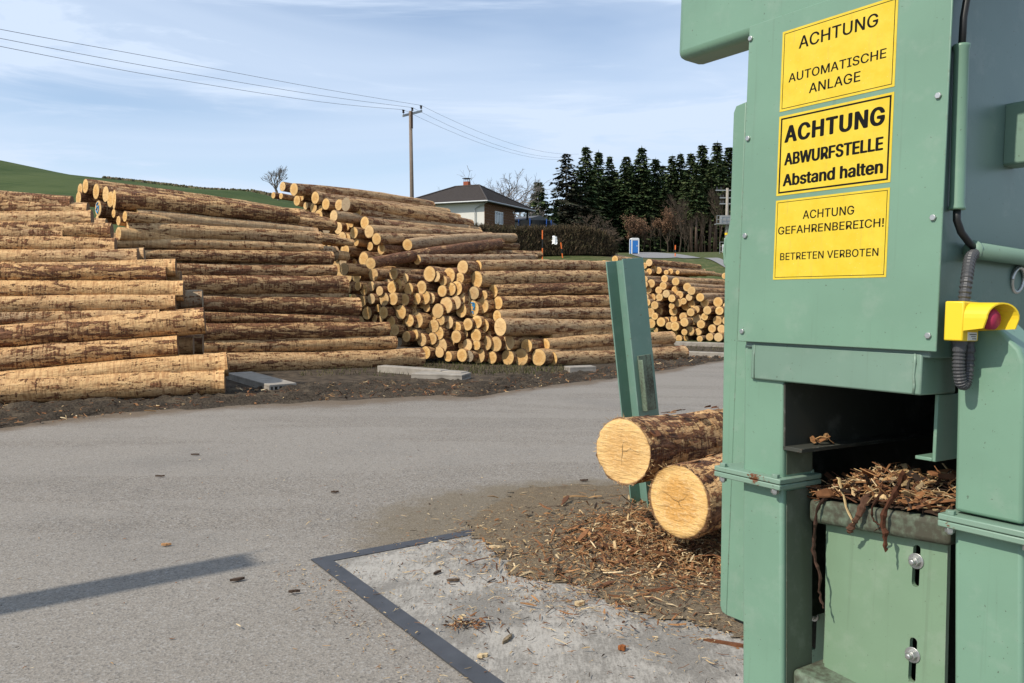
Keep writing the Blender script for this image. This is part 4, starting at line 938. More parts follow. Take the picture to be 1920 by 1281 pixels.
b = MB(); b.box((Lc * .78, -.13, -.03), (Lc, .12, .12)); b.build('curb_piece', M['hollow'], cb, False, .012)
p = gpt(1112, 699); plank('hollow_concrete_plank', p + np.array([0, 0, .0]), .6, .3, .15, math.radians(20), 'short hollow concrete block at the foot of the stack by the post', 4)
for (x0, y0, x1, y1, lb) in [(1225, 646, 1362, 651, 'pale timber bearer nearer the far stack'), (1275, 667, 1362, 671, 'pale timber bearer lying on the soil nearer the yard')]:
    a = gpt(x0, y0); c = gpt(x1, y1); d_ = c - a
    b = MB(); R_ = Matrix.Rotation(math.atan2(d_[1], d_[0]), 3, 'Z'); b.box((0, -.12, -.04), (float(np.linalg.norm(d_)) + 2, .12, .14), R_)
    tag(b.build('timber_bearer', M['hollow'], None, False, .02, tuple(a)), lb, 'timber', 'bearers at the far stack')
# ------------------------------------------------------------ house on the rise
h0 = at(908, 420, 80.0); Hx, Hy = float(h0[0]), float(h0[1]); zb = float(g(Hx, Hy)) - .6
ze = float(at(908, 378, 80.0)[2])
dR = Vector((math.sin(math.radians(25)), math.cos(math.radians(25)), 0)); dL = Vector((-dR.y, dR.x, 0)); dL = Vector((-math.sin(math.radians(65)), math.cos(math.radians(65)), 0))
house = empty('bungalow', (Hx, Hy, zb), 'white rendered bungalow with dark hip roof and brown boarded gable side', 'house'); house.rotation_euler = (0, 0, math.atan2(dR.y, dR.x))
# local frame: x along the boarded side (away to the right), y along the white side (away to the left)
L1, L2, HW = 9.5, 10.6, ze - zb
b = MB(); b.box((.06, .0, 0), (7.2, L1, HW)); b.build('wall', M['plaster'], house)
b = MB(); b.box((7.2, 2.2, 0), (L2, L1, HW)); b.build('wall', M['plaster'], house)
nb = 14
for k in range(nb):
    z0 = HW * k / nb; z1 = HW * (k + 1) / nb - .02
    if k == 0: bm_ = bpy.data.meshes
    b = MB(); j = random.uniform(-.008, .008); b.box((.0, -.045 + j, z0), (7.2, -.004, z1))
    b.build('board', M['plank'], house)
W0, W1, Z0, Z1 = 2.3, 4.2, HW - 2.05, HW - .75
b = MB()
for (a, c) in [((W0, -.085, Z0), (W1, -.05, Z0 + .09)), ((W0, -.085, Z1 - .09), (W1, -.05, Z1)), ((W0, -.085, Z0 + .09), (W0 + .09, -.05, Z1 - .09)), ((W1 - .09, -.085, Z0 + .09), (W1, -.05, Z1 - .09)), ((W0 + .58, -.085, Z0 + .09), (W0 + .68, -.05, Z1 - .09)), ((W1 - .72, -.085, Z0 + .09), (W1 - .62, -.05, Z1 - .09))]: b.box(a, c)
win = b.build('window', M['white'], house); b = MB(); b.box((W0 + .09, -.062, Z0 + .09), (W1 - .09, -.052, Z1 - .09)); b.build('pane', M['glass'], win)
b = MB()
for x in np.arange(W0 + .2, W1 - .2, .17): b.box((x, -.066, Z0 + .1), (x + .07, -.0625, Z1 - .3))
b.build('curtain', M['white'], win)
ov = .65; ey = HW + .02; rz_ = HW + 2.35
P_ = [(-ov, -ov, ey), (L2 + ov, -ov, ey), (L2 + ov, L1 + ov, ey), (-ov, L1 + ov, ey)]
ra, rb2 = (L2 / 2, L1 / 2 - 1.45, rz_), (L2 / 2, L1 / 2 + 1.45, rz_)
th = .12; b = MB()
tp_ = P_ + [ra, rb2]; bt = [(x, y, z - th) for x, y, z in P_]
b.add(tp_ + bt, [(0, 1, 4), (1, 2, 5, 4), (2, 3, 5), (3, 0, 4, 5), (0, 6, 7, 1), (1, 7, 8, 2), (2, 8, 9, 3), (3, 9, 6, 0), (6, 9, 8, 7)])
roof = b.build('roof', M['tile'], house)
b = MB()                                        # tile courses, just proud of the roof planes
def course(A_, B_, C_, D_, n):
    A_, B_, C_, D_ = map(Vector, (A_, B_, C_, D_)); nrm = (B_ - A_).cross(D_ - A_).normalized()
    for k in range(1, n):
        t = k / n; p0 = A_.lerp(D_, t); p1 = B_.lerp(C_, t); t2 = (k + .12) / n; q0 = A_.lerp(D_, t2); q1 = B_.lerp(C_, t2)
        b.add([p0 + nrm * .035, p1 + nrm * .035, q1 + nrm * .01, q0 + nrm * .01, p0, p1], [(0, 1, 2, 3), (4, 5, 1, 0)])
course(P_[3], P_[0], ra, rb2, 16); course(P_[0], P_[1], ra, ra, 16); k = b.build('tile_courses', M['tile'], roof); k['kind'] = 'stuff'
b = MB()
for a_, c_ in ((P_[0], ra), (P_[1], ra), (ra, rb2), (P_[3], rb2)): b.tube([Vector(a_) + Vector((0, 0, .03)), Vector(c_) + Vector((0, 0, .03))], .10, 6)
b.build('ridge_caps', M['tile'], roof)
b = MB(); b.box((L2 / 2 + .2, L1 / 2 + .0, rz_ - .4), (L2 / 2 + .75, L1 / 2 + .6, rz_ + .55)); ch = b.build('chimney', M['brick'], roof)
b = MB(); b.box((L2 / 2 + .12, L1 / 2 - .08, rz_ + .85), (L2 / 2 + .83, L1 / 2 + .68, rz_ + .92))
for x in (.25, .68):
    for y in (.05, .52): b.box((L2 / 2 + x, L1 / 2 + y, rz_ + .55), (L2 / 2 + x + .04, L1 / 2 + y + .04, rz_ + .85))
b.build('chimney_cap', M['blackp'], roof)
b = MB(); b.tube([(-ov - .06, L1 + ov, ey - .05), (-ov - .06, -ov - .06, ey - .05), (L2 + ov, -ov - .06, ey - .05)], .075, 8); b.build('gutter', M['galv'], house)
b = MB(); b.tube([(-ov + .25, -ov + .05, ey - .1), (-.08, .7, ey - .55), (-.08, 1.0, ey - .75), (-.08, 1.0, 0)], .05, 8); b.build('downpipe', M['galv'], house)
b = MB(); b.box((L2 - .1, -.1, 0), (L2 + .08, .08, HW - .1)); b.build('porch_post', M['darkwood'], house)
b = MB(); b.box((7.25, -.05, 0), (L2 - .12, .0, .95)); b.build('porch_rail', M['darkwood'], house)
b = MB(); b.tube([(6.75, -.12, HW - .55), (6.75, -.06, HW - .55)], .13, 12); b.build('wall_lamp', M['white'], house)
# shed and trampoline behind the house
s0 = at(976, 424, 92); s0[2] = float(g(s0[0], s0[1]))
shed = empty('garden_shed', tuple(s0), 'low white garden shed with grey roof behind the porch', 'shed', None, math.radians(55))
b = MB(); b.box((-2, -1.5, 0), (4.5, 1.5, 2.4)); b.build('wall', M['plaster'], shed)
b = MB(); b.prism([(-2.4, 2.35), (4.9, 2.35), (4.9, 2.5), (1.2, 3.3), (-2.4, 2.5)], -1.9, 1.9, lambda p, z: (p[0], z, p[1])); b.build('roof', M['sheetm'], shed)
t0 = at(1003, 430, 84); t0[2] = float(g(t0[0], t0[1]))
tr = empty('trampoline', tuple(t0), 'round garden trampoline with dark net and blue padded poles', 'trampoline')
b = MB(); cir = [(1.7 * math.cos(a), 1.7 * math.sin(a), .85) for a in np.linspace(0, 2 * math.pi, 25)]; b.tube(cir, .09, 6, False); b.build('pad_ring', M['bluep'], tr)
b = MB(); b.add([(1.62 * math.cos(a), 1.62 * math.sin(a), z) for z in (.9, 2.55) for a in np.linspace(0, 2 * math.pi, 24, endpoint=False)], [(i, (i + 1) % 24, 24 + (i + 1) % 24, 24 + i) for i in range(24)]); b.build('net', M['net'], tr)
for a in np.linspace(.2, 2 * math.pi + .2, 6, endpoint=False):
    b = MB(); b.tube([(1.75 * math.cos(a), 1.75 * math.sin(a), 0), (1.75 * math.cos(a), 1.75 * math.sin(a), 2.7)], .05, 8); b.build('pole', M['bluep'], tr)
d0 = at(985, 408, 104)
b = MB()
for i in range(5):
    for k in range(12): pass
dv = []; 
for i in range(7):
    for k in range(16):
        el = i / 6 * math.pi / 2; a = k / 16 * 2 * math.pi; dv.append((2.1 * math.cos(el) * math.cos(a), 2.1 * math.cos(el) * math.sin(a), 1.5 + 1.3 * math.sin(el)))
b.add(dv, [(i * 16 + k, i * 16 + (k + 1) % 16, (i + 1) * 16 + (k + 1) % 16, (i + 1) * 16 + k) for i in range(6) for k in range(16)])
b.tube([(0, 0, -.5), (0, 0, 1.5)], 2.05, 16)
zt = float(g(d0[0], d0[1])); tag(b.build('white_tank', M['white'], None, True, 0, (float(d0[0]), float(d0[1]), zt + .2)), 'white round-topped tank glimpsed between shed and dark trees', 'tank')
# ------------------------------------------------------------ hedges and shrubs
def hedge(name, line, h, wdt, n, pal, label, seed, cat='hedge', top=None):
    """a clipped bare hedge: thousands of short twigs filling a long box that follows the ground"""
    rs = np.random.default_rng(seed); b = MB(); P = np.array(line); seg = np.linalg.norm(np.diff(P[:, :2], axis=0), axis=1); cum = np.concatenate([[0], np.cumsum(seg)])
    core = MB(); m = 60; cs = np.linspace(0, cum[-1], m); cx = np.interp(cs, cum, P[:, 0]); cy = np.interp(cs, cum, P[:, 1]); ch_ = np.interp(cs, cum, [p[2] for p in line])
    dx = np.gradient(cx); dy = np.gradient(cy); ll = np.hypot(dx, dy); nxn, nyn = -dy / ll, dx / ll; cv = []
    for i in range(m):
        z = float(g(cx[i], cy[i])); hh = ch_[i] * .93 * (1 + .02 * rs.normal()); w2 = wdt * .42 * (1 + .08 * rs.normal())
        cv += [(cx[i] + nxn[i] * w2 * s, cy[i] + nyn[i] * w2 * s, z + q * hh) for s, q in ((-.9, 0), (-1.05, .5), (-.8, 1), (.8, 1), (1.05, .5), (.9, 0))]
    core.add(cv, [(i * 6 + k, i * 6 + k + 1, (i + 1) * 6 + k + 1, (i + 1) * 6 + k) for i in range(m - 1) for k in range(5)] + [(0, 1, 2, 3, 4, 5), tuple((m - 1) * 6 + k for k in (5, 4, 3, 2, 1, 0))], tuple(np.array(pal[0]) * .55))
    b.v, b.f, b.c = core.v, core.f, core.c
    for _ in range(n):
        t = rs.uniform(0, cum[-1]); i = min(int(t / cum[-1] * (m - 1)), m - 1); x = np.interp(t, cum, P[:, 0]); y = np.interp(t, cum, P[:, 1]); hh = np.interp(t, cum, [p[2] for p in line])
        s = rs.choice([-1, 1]) * rs.uniform(.75, 1.1) if rs.random() < .75 else rs.uniform(-1, 1); q = rs.uniform(0, 1) if abs(s) > .7 else rs.uniform(.88, 1.0)
        p = np.array([x + nxn[i] * wdt / 2 * s, y + nyn[i] * wdt / 2 * s, float(g(x, y)) + q * hh]); l = rs.uniform(.12, .42)
        d = np.array([rs.normal(0, .35), rs.normal(0, .35), rs.uniform(.3, 1)]); d /= np.linalg.norm(d); pw = np.cross(d, rs.normal(0, 1, 3)); pw = pw / np.linalg.norm(pw) * rs.uniform(.012, .04)
        c = tuple(np.array(pal[rs.integers(len(pal))]) * rs.uniform(.7, 1.25)); e = p + d * l
        b.add([p - pw, p + pw, e + pw * .4, e - pw * .4], [(0, 1, 2, 3)], c)
    return tag(b.build(name, M['twigs']), label, cat)
HP = [(.085, .060, .036), (.13, .092, .055), (.055, .042, .026), (.10, .085, .045)]
def gl(px, py, d): p = at(px, py, d); return (float(p[0]), float(p[1]))
hl = [gl(800, 0, 58) + (2.35,), gl(868, 0, 59) + (2.3,), gl(930, 0, 60) + (2.2,), gl(1010, 0, 61) + (2.15,), gl(1080, 0, 61.5) + (2.1,), gl(1118, 0, 62) + (1.9,), gl(1138, 0, 62.5) + (1.35,), gl(1148, 0, 62.8) + (.8,)]
hedge('clipped_hedge', hl, 2.2, 1.6, 14000, HP, 'long clipped brown hedge below the bungalow', 4)
hl2 = [gl(1022, 0, 80) + (2.0,), gl(1060, 0, 81) + (2.3,), gl(1098, 0, 82) + (1.9,)]
hedge('olive_hedge', hl2, 2, 2.2, 3500, [(.10, .095, .04), (.07, .075, .03), (.13, .115, .06)], 'olive green shrub row above the long clipped hedge', 5)
# ------------------------------------------------------------ trees
def conifer(name, H, Rm, seed, clear=.06, sparse=1., pal=((.030, .054, .020), (.056, .086, .030), (.090, .112, .042)), mess=1.):
    rs = np.random.default_rng(seed); b = MB(); z = H * clear; lean = rs.normal(0, .006, 2) * H; irregular = rs.uniform(.75, 1.15, 12)
    while z < H * .985:
        t = z / H; prof = min(1, (1 - t) * 2.0) ** .85 * (1 - .35 * t) * (.55 + .45 * min(1, (t - clear) / .18 + .25)); R = Rm * prof * irregular[int(t * 11.9)] * rs.uniform(.85, 1.12) + .12
        n = max(5, int((7 + 6 * (1 - t)) * sparse)); a0 = rs.uniform(0, 6.28)
        for k in range(n):
            a = a0 + 6.283 * k / n + rs.normal(0, .25); l = R * rs.uniform(.6, 1.12); droop = (-.16 - .22 * (1 - t)) * l; ca, sa = math.cos(a), math.sin(a)
            base = np.array([lean[0] * t, lean[1] * t, z + rs.uniform(-.42, .42) * (1 - t) ** .5]); side_ = np.array([-sa, ca, 0]); out = np.array([ca, sa, 0])
            sh_ = rs.uniform(.6, 1.15); m = max(3, int(l / .26)); lift = .16 if t > .55 else .05
            for q in range(m):
                f = (q + .5 + rs.uniform(-.4, .4)) / m; f = min(max(f, .08), 1)
                c0 = base + out * l * f + np.array([0, 0, droop * f * f + lift * l * f]); w0 = l * (.30 * (1 - f) + .06) * rs.uniform(.5, 1.2)
                for sg in (-1, 1):
                    ln = rs.uniform(.30, .62) + w0 * .5; dirv = out * rs.uniform(.35, .9) + side_ * sg * rs.uniform(.3, .9) + np.array([0, 0, rs.uniform(-.85, .05)]); dirv /= np.linalg.norm(dirv)
                    wv = np.cross(dirv, np.array([0, 0, 1.]) + rs.normal(0, .6, 3)); wv = wv / (np.linalg.norm(wv) + 1e-6) * rs.uniform(.07, .15)
                    col = np.array(pal[rs.integers(len(pal))]) * sh_ * rs.uniform(.65, 1.3); c1 = c0 + side_ * sg * w0 * rs.uniform(0, .7)
                    b.add([c1 - wv, c1 + wv, c1 + dirv * ln * .6 + wv * 1.1, c1 + dirv * ln, c1 + dirv * ln * .6 - wv * 1.1], [(0, 1, 2, 4), (4, 2, 3)], tuple(col))
        z += (.46 + .16 * rs.random()) * (.65 + .5 * (1 - t)) * H / 20 * 1.1
    for k in range(3): b.add([(lean[0] - .05, lean[1], H * .95), (lean[0] + .05, lean[1], H * .95), (lean[0] + rs.normal(0, .05), lean[1], H + .1 * k)], [(0, 1, 2)], pal[1])
    cr = mesh('crown', b.v, b.f, [c + (1,) if len(c) == 3 else c for c in map(tuple, b.c)]); cr.materials.append(M['needles'])
    b = MB(); b.tube([(0, 0, -.5), (lean[0] * .3, lean[1] * .3, H * .3), (lean[0], lean[1], H * .97)], [.26 * H / 20, .18 * H / 20, .02], 8); tk = mesh('trunk', b.v, b.f, None, True); tk.materials.append(M['trunk'])
    return cr, tk, H
CON = [conifer('c', 20, 3.7, 1), conifer('c', 20, 3.3, 2), conifer('c', 20, 4.1, 3, .05, 1.1), conifer('c', 20, 3.1, 4, .08), conifer('c', 20, 2.9, 5, .40), conifer('c', 20, 3.4, 6, .36), conifer('c', 20, 2.7, 7, .44), conifer('c', 12, 2.5, 8, .05),
       conifer('c', 20, 4.6, 9, .12, .7, ((.045, .045, .028), (.06, .055, .035), (.025, .035, .018)))]
def tree_copy(kind, px, top, d, label, group, name='conifer', wide=1.):
    cr, tk, H0 = CON[kind]; p = at(px, 470, d); z = float(g(p[0], p[1])); ht = float(at(px, top, d)[2]) - z; s = ht / H0
    e = empty(name, (float(p[0]), float(p[1]), z), label, 'tree', group, random.uniform(0, 6.28)); sw = (s * .5 + .5) * wide * 1.36 if s > .7 else s * wide
    for nm, m in (('crown', cr), ('trunk', tk)):
        o = bpy.data.objects.new(nm, m); C.objects.link(o); o.parent = e; o.scale = (sw, sw, s)
TR = [(8, 1061, 287, 148, 1.15, 'broad thin grey-green conifer at the left end of the wood'), (0, 1097, 275, 152, 1, 'tall dense spruce just right of the thin grey-green conifer'), (1, 1121, 283, 158, .95, 'narrow spruce with ragged top, second of the dense row'),
      (3, 1141, 292, 160, .9, 'slim spruce in the gap where sky shows low through the wood'), (2, 1170, 291, 156, 1, 'broad dark spruce above the portable toilet'), (2, 1198, 276, 158, 1, 'tallest pointed spruce in the middle of the wood'), (1, 1227, 296, 160, 1, 'dark spruce right of the tallest middle one'),
      (4, 1256, 291, 165, 1, 'thin-crowned spruce with a knobbly top and long bare trunk'), (3, 1274, 287, 166, 1, 'slender pointed spruce above the brown-leaved bush'), (5, 1296, 287, 158, 1, 'bare-trunked spruce left of the tall right-hand pair'), (5, 1315, 272, 160, 1.05, 'bushy-topped spruce of the tall right-hand pair'), (4, 1341, 266, 158, 1.1, 'tallest spruce at the right end of the wood beside the machine'), (6, 1364, 277, 162, 1.1, 'spruce half hidden by the machine at the right end of the wood'),
      (7, 1008, 340, 130, 1, 'small spruce standing alone beside the bungalow roof'), (0, 1040, 385, 132, 1.1, 'low dark conifer between small spruce and thin grey-green conifer'), (4, 1330, 300, 150, 1, 'bare-trunked spruce in front of the right-hand pair'), (6, 1305, 310, 148, .95, 'front bare-trunked spruce right of the brown-leaved bush')]
for k, px, top, d, wv, lb in TR: tree_copy(k, px, top, d, lb, 'conifers at the edge of the wood', 'spruce_tree', wv)
bk = [(2, 1075, 345, 170), (0, 1130, 335, 176), (2, 1160, 345, 190), (1, 1045, 372, 168), (2, 1106, 320, 172), (0, 1152, 318, 178), (2, 1183, 310, 176), (2, 1213, 312, 178), (0, 1240, 310, 180), (2, 1262, 325, 182), (0, 1285, 318, 184), (2, 1325, 300, 184), (2, 1352, 300, 186), (0, 1376, 300, 180), (2, 1245, 350, 200), (2, 1275, 345, 204), (2, 1303, 340, 200), (2, 1335, 340, 205), (2, 1362, 340, 200), (0, 1216, 340, 200), (2, 1190, 350, 200)]
bk.sort(key=lambda t: t[1])
for i, (k, px, top, d) in enumerate(bk): tree_copy(k, px, top, d, f'dark spruce in the shade behind the front row, {ordn(i + 1)} from left', 'spruces in the shade behind the front row', 'spruce_tree', 1.15)
def bare_tree(H, seed, spread=.55, levels=5, mat='bare', r0=.02, trunk=.25, leaves=None, lc=0, upb=.25):
    rs = np.random.default_rng(seed); b = MB(); lf = MB(); tips = []
    def grow(p, d, l, r, lev):
        q1 = p + d * l * .5 + Vector(rs.normal(0, .05 * l, 3)); q2 = p + d * l + Vector(rs.normal(0, .07 * l, 3))
        b.tube([p, q1, q2], [r, r * .85, r * .65], 5 if lev < 2 else 3, False); tips.append((q2, lev))
        if lev >= levels: return
        n = rs.integers(2, 4) + (1 if lev < 2 or lev >= levels - 2 else 0)
        for k in range(n):
            f = rs.uniform(.35, 1.0) if k else 1.; bp = p.lerp(q1, f * 2) if f < .5 else q1.lerp(q2, f * 2 - 1)
            rd = Vector(rs.normal(0, 1, 3)); rd = (rd - d * rd.dot(d)).normalized(); nd = (d + rd * spread * rs.uniform(.6, 1.4) + Vector((0, 0, upb * rs.uniform(0, 1)))).normalized()
            grow(bp, nd, l * rs.uniform(.58, .82), r * .62 * (1 if k else 1.1), lev + 1)
    grow(Vector((0, 0, -.2)), Vector((0, 0, 1)), H * trunk, H * r0, 0)
    zmax = max(t[0].z for t in tips); s = H / zmax; b.v = [tuple(Vector(v) * s) for v in b.v]
    if leaves:
        for (t, lev) in tips:
            if lev < levels - 1: continue
            for _ in range(leaves):
                p = t * s + Vector(rs.normal(0, .22, 3)); u = Vector(rs.normal(0, 1, 3)).normalized() * rs.uniform(.06, .13); v = u.orthogonal().normalized() * u.length * .7
                lf.add([p - u, p - v, p + u, p + v], [(0, 1, 2, 3)], tuple(np.array([(.21, .12, .07), (.15, .085, .05), (.27, .16, .095)][rs.integers(3)]) * rs.uniform(.7, 1.2)))
    return b, lf
def place_bare(px, py_base, d, top, seed, label, name='bare_tree', mat='bare', cat='tree', group=None, sink=0., **k):
    p = at(px, py_base, d); z = float(g(p[0], p[1])); H = float(at(px, top, d)[2]) - z; b, lf = bare_tree(H, seed, **k)
    e = empty(name, (float(p[0]), float(p[1]), z), label, cat, group); b.build('branches', M[mat], e)
    if lf.v: lf.build('dry_leaves', M['twigs'], e)['kind'] = 'stuff'
    return e
place_bare(943, 400, 102, 300, 14, 'large spreading leafless tree behind the bungalow roof', mat='greybare', levels=6, spread=.95, trunk=.22, r0=.012)
place_bare(985, 400, 108, 345, 17, 'smaller leafless tree right of the large spreading one', mat='greybare', levels=5, spread=.6, trunk=.2, r0=.011)
place_bare(521, 365, 150, 309, 23, 'lone bushy leafless tree on the skyline behind the second stack', mat='greybare', levels=6, spread=.55, trunk=.14, r0=.011, upb=.7)
place_bare(828, 400, 125, 349, 33, 'thin leafless treetop showing over the left roof slope', mat='greybare', levels=4, spread=.2, trunk=.4, r0=.006)
place_bare(1112, 455, 92, 398, 41, 'grey leafless shrub at the end of the garden above the bank', 'bare_shrub', 'bare', 'shrub', levels=6, spread=.8, trunk=.1, r0=.010)
place_bare(1140, 455, 100, 415, 43, 'thin brown shrub on top of the bank left of the toilet', 'bare_shrub', 'bare', 'shrub', levels=5, spread=.75, trunk=.12, r0=.013)
place_bare(1188, 462, 138, 405, 47, 'brown-leaved bush behind the portable toilet', 'beech_bush', 'bare', 'shrub', levels=6, spread=.55, trunk=.14, r0=.006, leaves=3, upb=.4)
place_bare(1207, 465, 140, 420, 48, 'thin brown sapling just right of the portable toilet', 'bare_sapling', 'bare', 'shrub', levels=4, spread=.5, trunk=.2, r0=.008, leaves=1)
place_bare(1252, 470, 128, 388, 53, 'tall brown-leaved beech bush beside the road bend', 'beech_bush', 'bare', 'shrub', levels=6, spread=.5, trunk=.15, r0=.006, leaves=3, upb=.5)
place_bare(1273, 472, 126, 362, 55, 'tall leafless tree with upright twigs by the road', mat='bare', levels=6, spread=.45, trunk=.17, r0=.006, upb=.6)
place_bare(1290, 474, 124, 420, 57, 'leafless brown bush between the roadside tree and the trunks', 'bare_shrub', 'bare', 'shrub', levels=5, spread=.5, trunk=.15, r0=.006, upb=.5)
place_bare(1352, 480, 115, 345, 59, 'slender leafless tree beside the transformer pole', mat='bare', levels=5, spread=.35, trunk=.3, r0=.008, upb=.5)
rs = np.random.default_rng(77)
for k in range(9):
    px = [1218, 1228, 1241, 1262, 1283, 1297, 1312, 1322, 1338][k]; place_bare(px, 472, 140 + rs.uniform(-8, 8), [425, 400, 410, 415, 400, 390, 405, 395, 410][k], 90 + k, f'thin leafless sapling in the dark edge of the wood, {ordn(k + 1)} from left', 'bare_sapling', 'bare', 'tree', 'saplings in the dark edge of the wood', levels=4, spread=.3, trunk=.35, r0=.005)
# rough field margin along the hill crest: tufts of dry grass
b = MB(); rs = np.random.default_rng(31)
for _ in range(2600):
    px = rs.uniform(195, 545); d = rs.uniform(158, 176); p = at(px, 400, d); x, y = float(p[0]), float(p[1]); z = float(g(x, y)); h = rs.uniform(.1, .55); w_ = rs.uniform(.2, .8)
    c = tuple(np.array([(.17, .145, .085), (.12, .125, .06), (.21, .165, .11)][rs.integers(3)]) * rs.uniform(.7, 1.2)); a = rs.uniform(0, 3.14)
    b.add([(x - w_ * math.cos(a), y - w_ * math.sin(a), z - .1), (x + w_ * math.cos(a), y + w_ * math.sin(a), z - .1), (x + w_ * .3 * math.cos(a), y, z + h), (x - w_ * .6 * math.cos(a), y, z + h * .8)], [(0, 1, 2, 3)], c)
stuff(b.build('rough_field_margin', M['twigs']))
# ------------------------------------------------------------ utility pole, wires, transformer pole
pb = at(774, 440, 60); pz = float(g(pb[0], pb[1])); ptop = at(771.5, 212, 60)
up = empty('utility_pole', (float(pb[0]), float(pb[1]), pz), 'tall weathered wooden power pole with crossarm and three brown insulators', 'pole')
o3 = np.array([pb[0], pb[1], pz]); hp = float(ptop[2] - pz); lx = float(ptop[0] - pb[0])
b = MB(); b.tube([(0, 0, -.5), (lx * .5, 0, hp * .5), (lx, 0, hp)], [.17, .145, .12], 12); b.build('pole', M['pole_wood'], up, True)
b = MB(); b.box((lx + .04, -.18, hp - 1.25), (lx + .17, .10, hp - .05)); b.build('splice_plate', M['darkwood'], up)
armL = at(755, 217.5, 59.6) - o3; armR = at(791, 208.5, 60.4) - o3
b = MB(); av = Vector(armR - armL).normalized(); an2 = Vector((-av.y, av.x, 0)).normalized() * .07; az_ = Vector((0, 0, .09)); A0 = Vector(armL); A1 = Vector(armR)
b.add([A0 - an2 - az_, A0 + an2 - az_, A0 + an2 + az_, A0 - an2 + az_, A1 - an2 - az_, A1 + an2 - az_, A1 + an2 + az_, A1 - an2 + az_], [(3, 2, 1, 0), (4, 5, 6, 7), (0, 1, 5, 4), (1, 2, 6, 5), (2, 3, 7, 6), (3, 0, 4, 7)]); b.build('crossarm', M['galv'], up)
tops = []
for f in (.04, .5, .96):
    q = Vector(armL) * (1 - f) + Vector(armR) * f + Vector((0, 0, .08)); b = MB(); b.tube([q, q + Vector((0, 0, .12)), q + Vector((0, 0, .121)), q + Vector((0, 0, .2)), q + Vector((0, 0, .22)), q + Vector((0, 0, .32)), q + Vector((0, 0, .33)), q + Vector((0, 0, .36))], [.02, .02, .08, .09, .06, .10, .12, .05], 10); b.build('insulator', M['insul'], up)
    tops.append(q + Vector((0, 0, .36)) + Vector(o3))
def wire(pts, label): b = MB(); b.tube(pts, .011, 4, False); tag(b.build('power_wire', M['wire']), label, 'wire', 'three wires on the wooden power pole')
def cat(a, c, sag, n=14): return [a.lerp(c, k / n) - Vector((0, 0, sag * 4 * (k / n) * (1 - k / n))) for k in range(n + 1)]
for k, (yl, yr, yr2, lb) in enumerate([(87, 298, 0, 'lowest of the three power wires crossing the sky'), (72, 293, 0, 'middle of the three power wires crossing the sky'), (55, 287, 0, 'uppermost of the three power wires crossing the sky')]):
    l_ = Vector(at(-300, yl - 55, 27.)); lm = Vector(at(0, yl, 33.)); t = tops[k]
    # left span: through the point seen at the frame edge, sagging
    pts = [Vector(at(x, np.interp(x, [-300, 0, 300, 600, 757 + 18 * k], [yl - 62, yl, yl + [57, 56.5, 55][k], yl + [104, 107, 111][k], [206, 203, 199][k]]), np.interp(x, [-300, 0, 300, 600, 775], [26.5, 32, 40, 51, 60]))) for x in (-300, 0, 300, 600)]
    pts = bez(pts + [t], 5)
    r_ = Vector(at([1060, 1062, 1085][k], [299, 295, 289][k], 118.)); wire(pts + cat(t, r_, 1.1)[1:], lb)
tp0 = at(1358, 478, 104); tz = float(g(tp0[0], tp0[1]))
tpole = empty('transformer_pole', (float(tp0[0]), float(tp0[1]), tz), 'concrete transformer pole with platform and cabinets half hidden by the machine', 'pole')
def zz(py): return float(at(1358, py, 104)[2]) - tz
b = MB(); b.tube([(.25, 0, -.3), (.25, 0, zz(354))], [.24, .17], 12); b.build('pole', M['hollow'], tpole, True)
for i, (py, hw) in enumerate([(358, 1.5), (372, .95), (383, .95)]):
    b = MB(); b.box((.25 - hw, -.08, zz(py) - .06), (.25 + hw, .08, zz(py) + .06)); b.build('crossarm', M['galv'], tpole)
    for s_ in (-.9, -.55, .6):
        if abs(s_) < hw: b = MB(); b.tube([(.25 + s_ * hw, 0, zz(py) + .06), (.25 + s_ * hw, 0, zz(py) + .12), (.25 + s_ * hw, 0, zz(py) + .42)], [.03, .09, .06], 8); b.build('insulator', M['insul'], tpole)
b = MB(); zq = zz(420); b.box((-1.2, -.6, zq - .1), (1.7, .6, zq)); b.build('platform', M['galv'], tpole)
b = MB()
for x in np.linspace(-1.18, 1.68, 6): b.tube([(x, -.58, zq), (x, -.58, zq + 1.0)], .03, 6)
for z in (.5, 1.0): b.tube([(-1.18, -.58, zq + z), (1.68, -.58, zq + z)], .03, 6)
b.build('railing', M['galv'], tpole)
b = MB(); b.box((-.6, -.45, zq + .05), (1.0, .4, zq + 1.0)); b.build('transformer', M['galv'], tpole, False, .04)
b = MB(); b.box((-.35, -.5, zz(474)), (.45, -.2, zz(459))); b.build('cabinet', M['white'], tpole, False, .02)
b = MB(); b.box((-.1, -.45, zz(458)), (.12, -.2, zz(447))); b.build('cabinet', M['white'], tpole, False, .02)
b = MB()
for z in (.3, .9, 1.5):
    b.tube([(-.75, -.6, z), (.9, -.6, z)], .03, 6)
for x in (-.75, .1, .9): b.tube([(x, -.6, 0), (x, -.6, 1.5)], .03, 6)
b.build('guard_rail', M['galv'], tpole)
b = MB(); b.tube([(.25, 0, zz(441)), (.25, 0, zz(437))], .235, 12); b.build('yellow_band', M['yellow'], tpole)
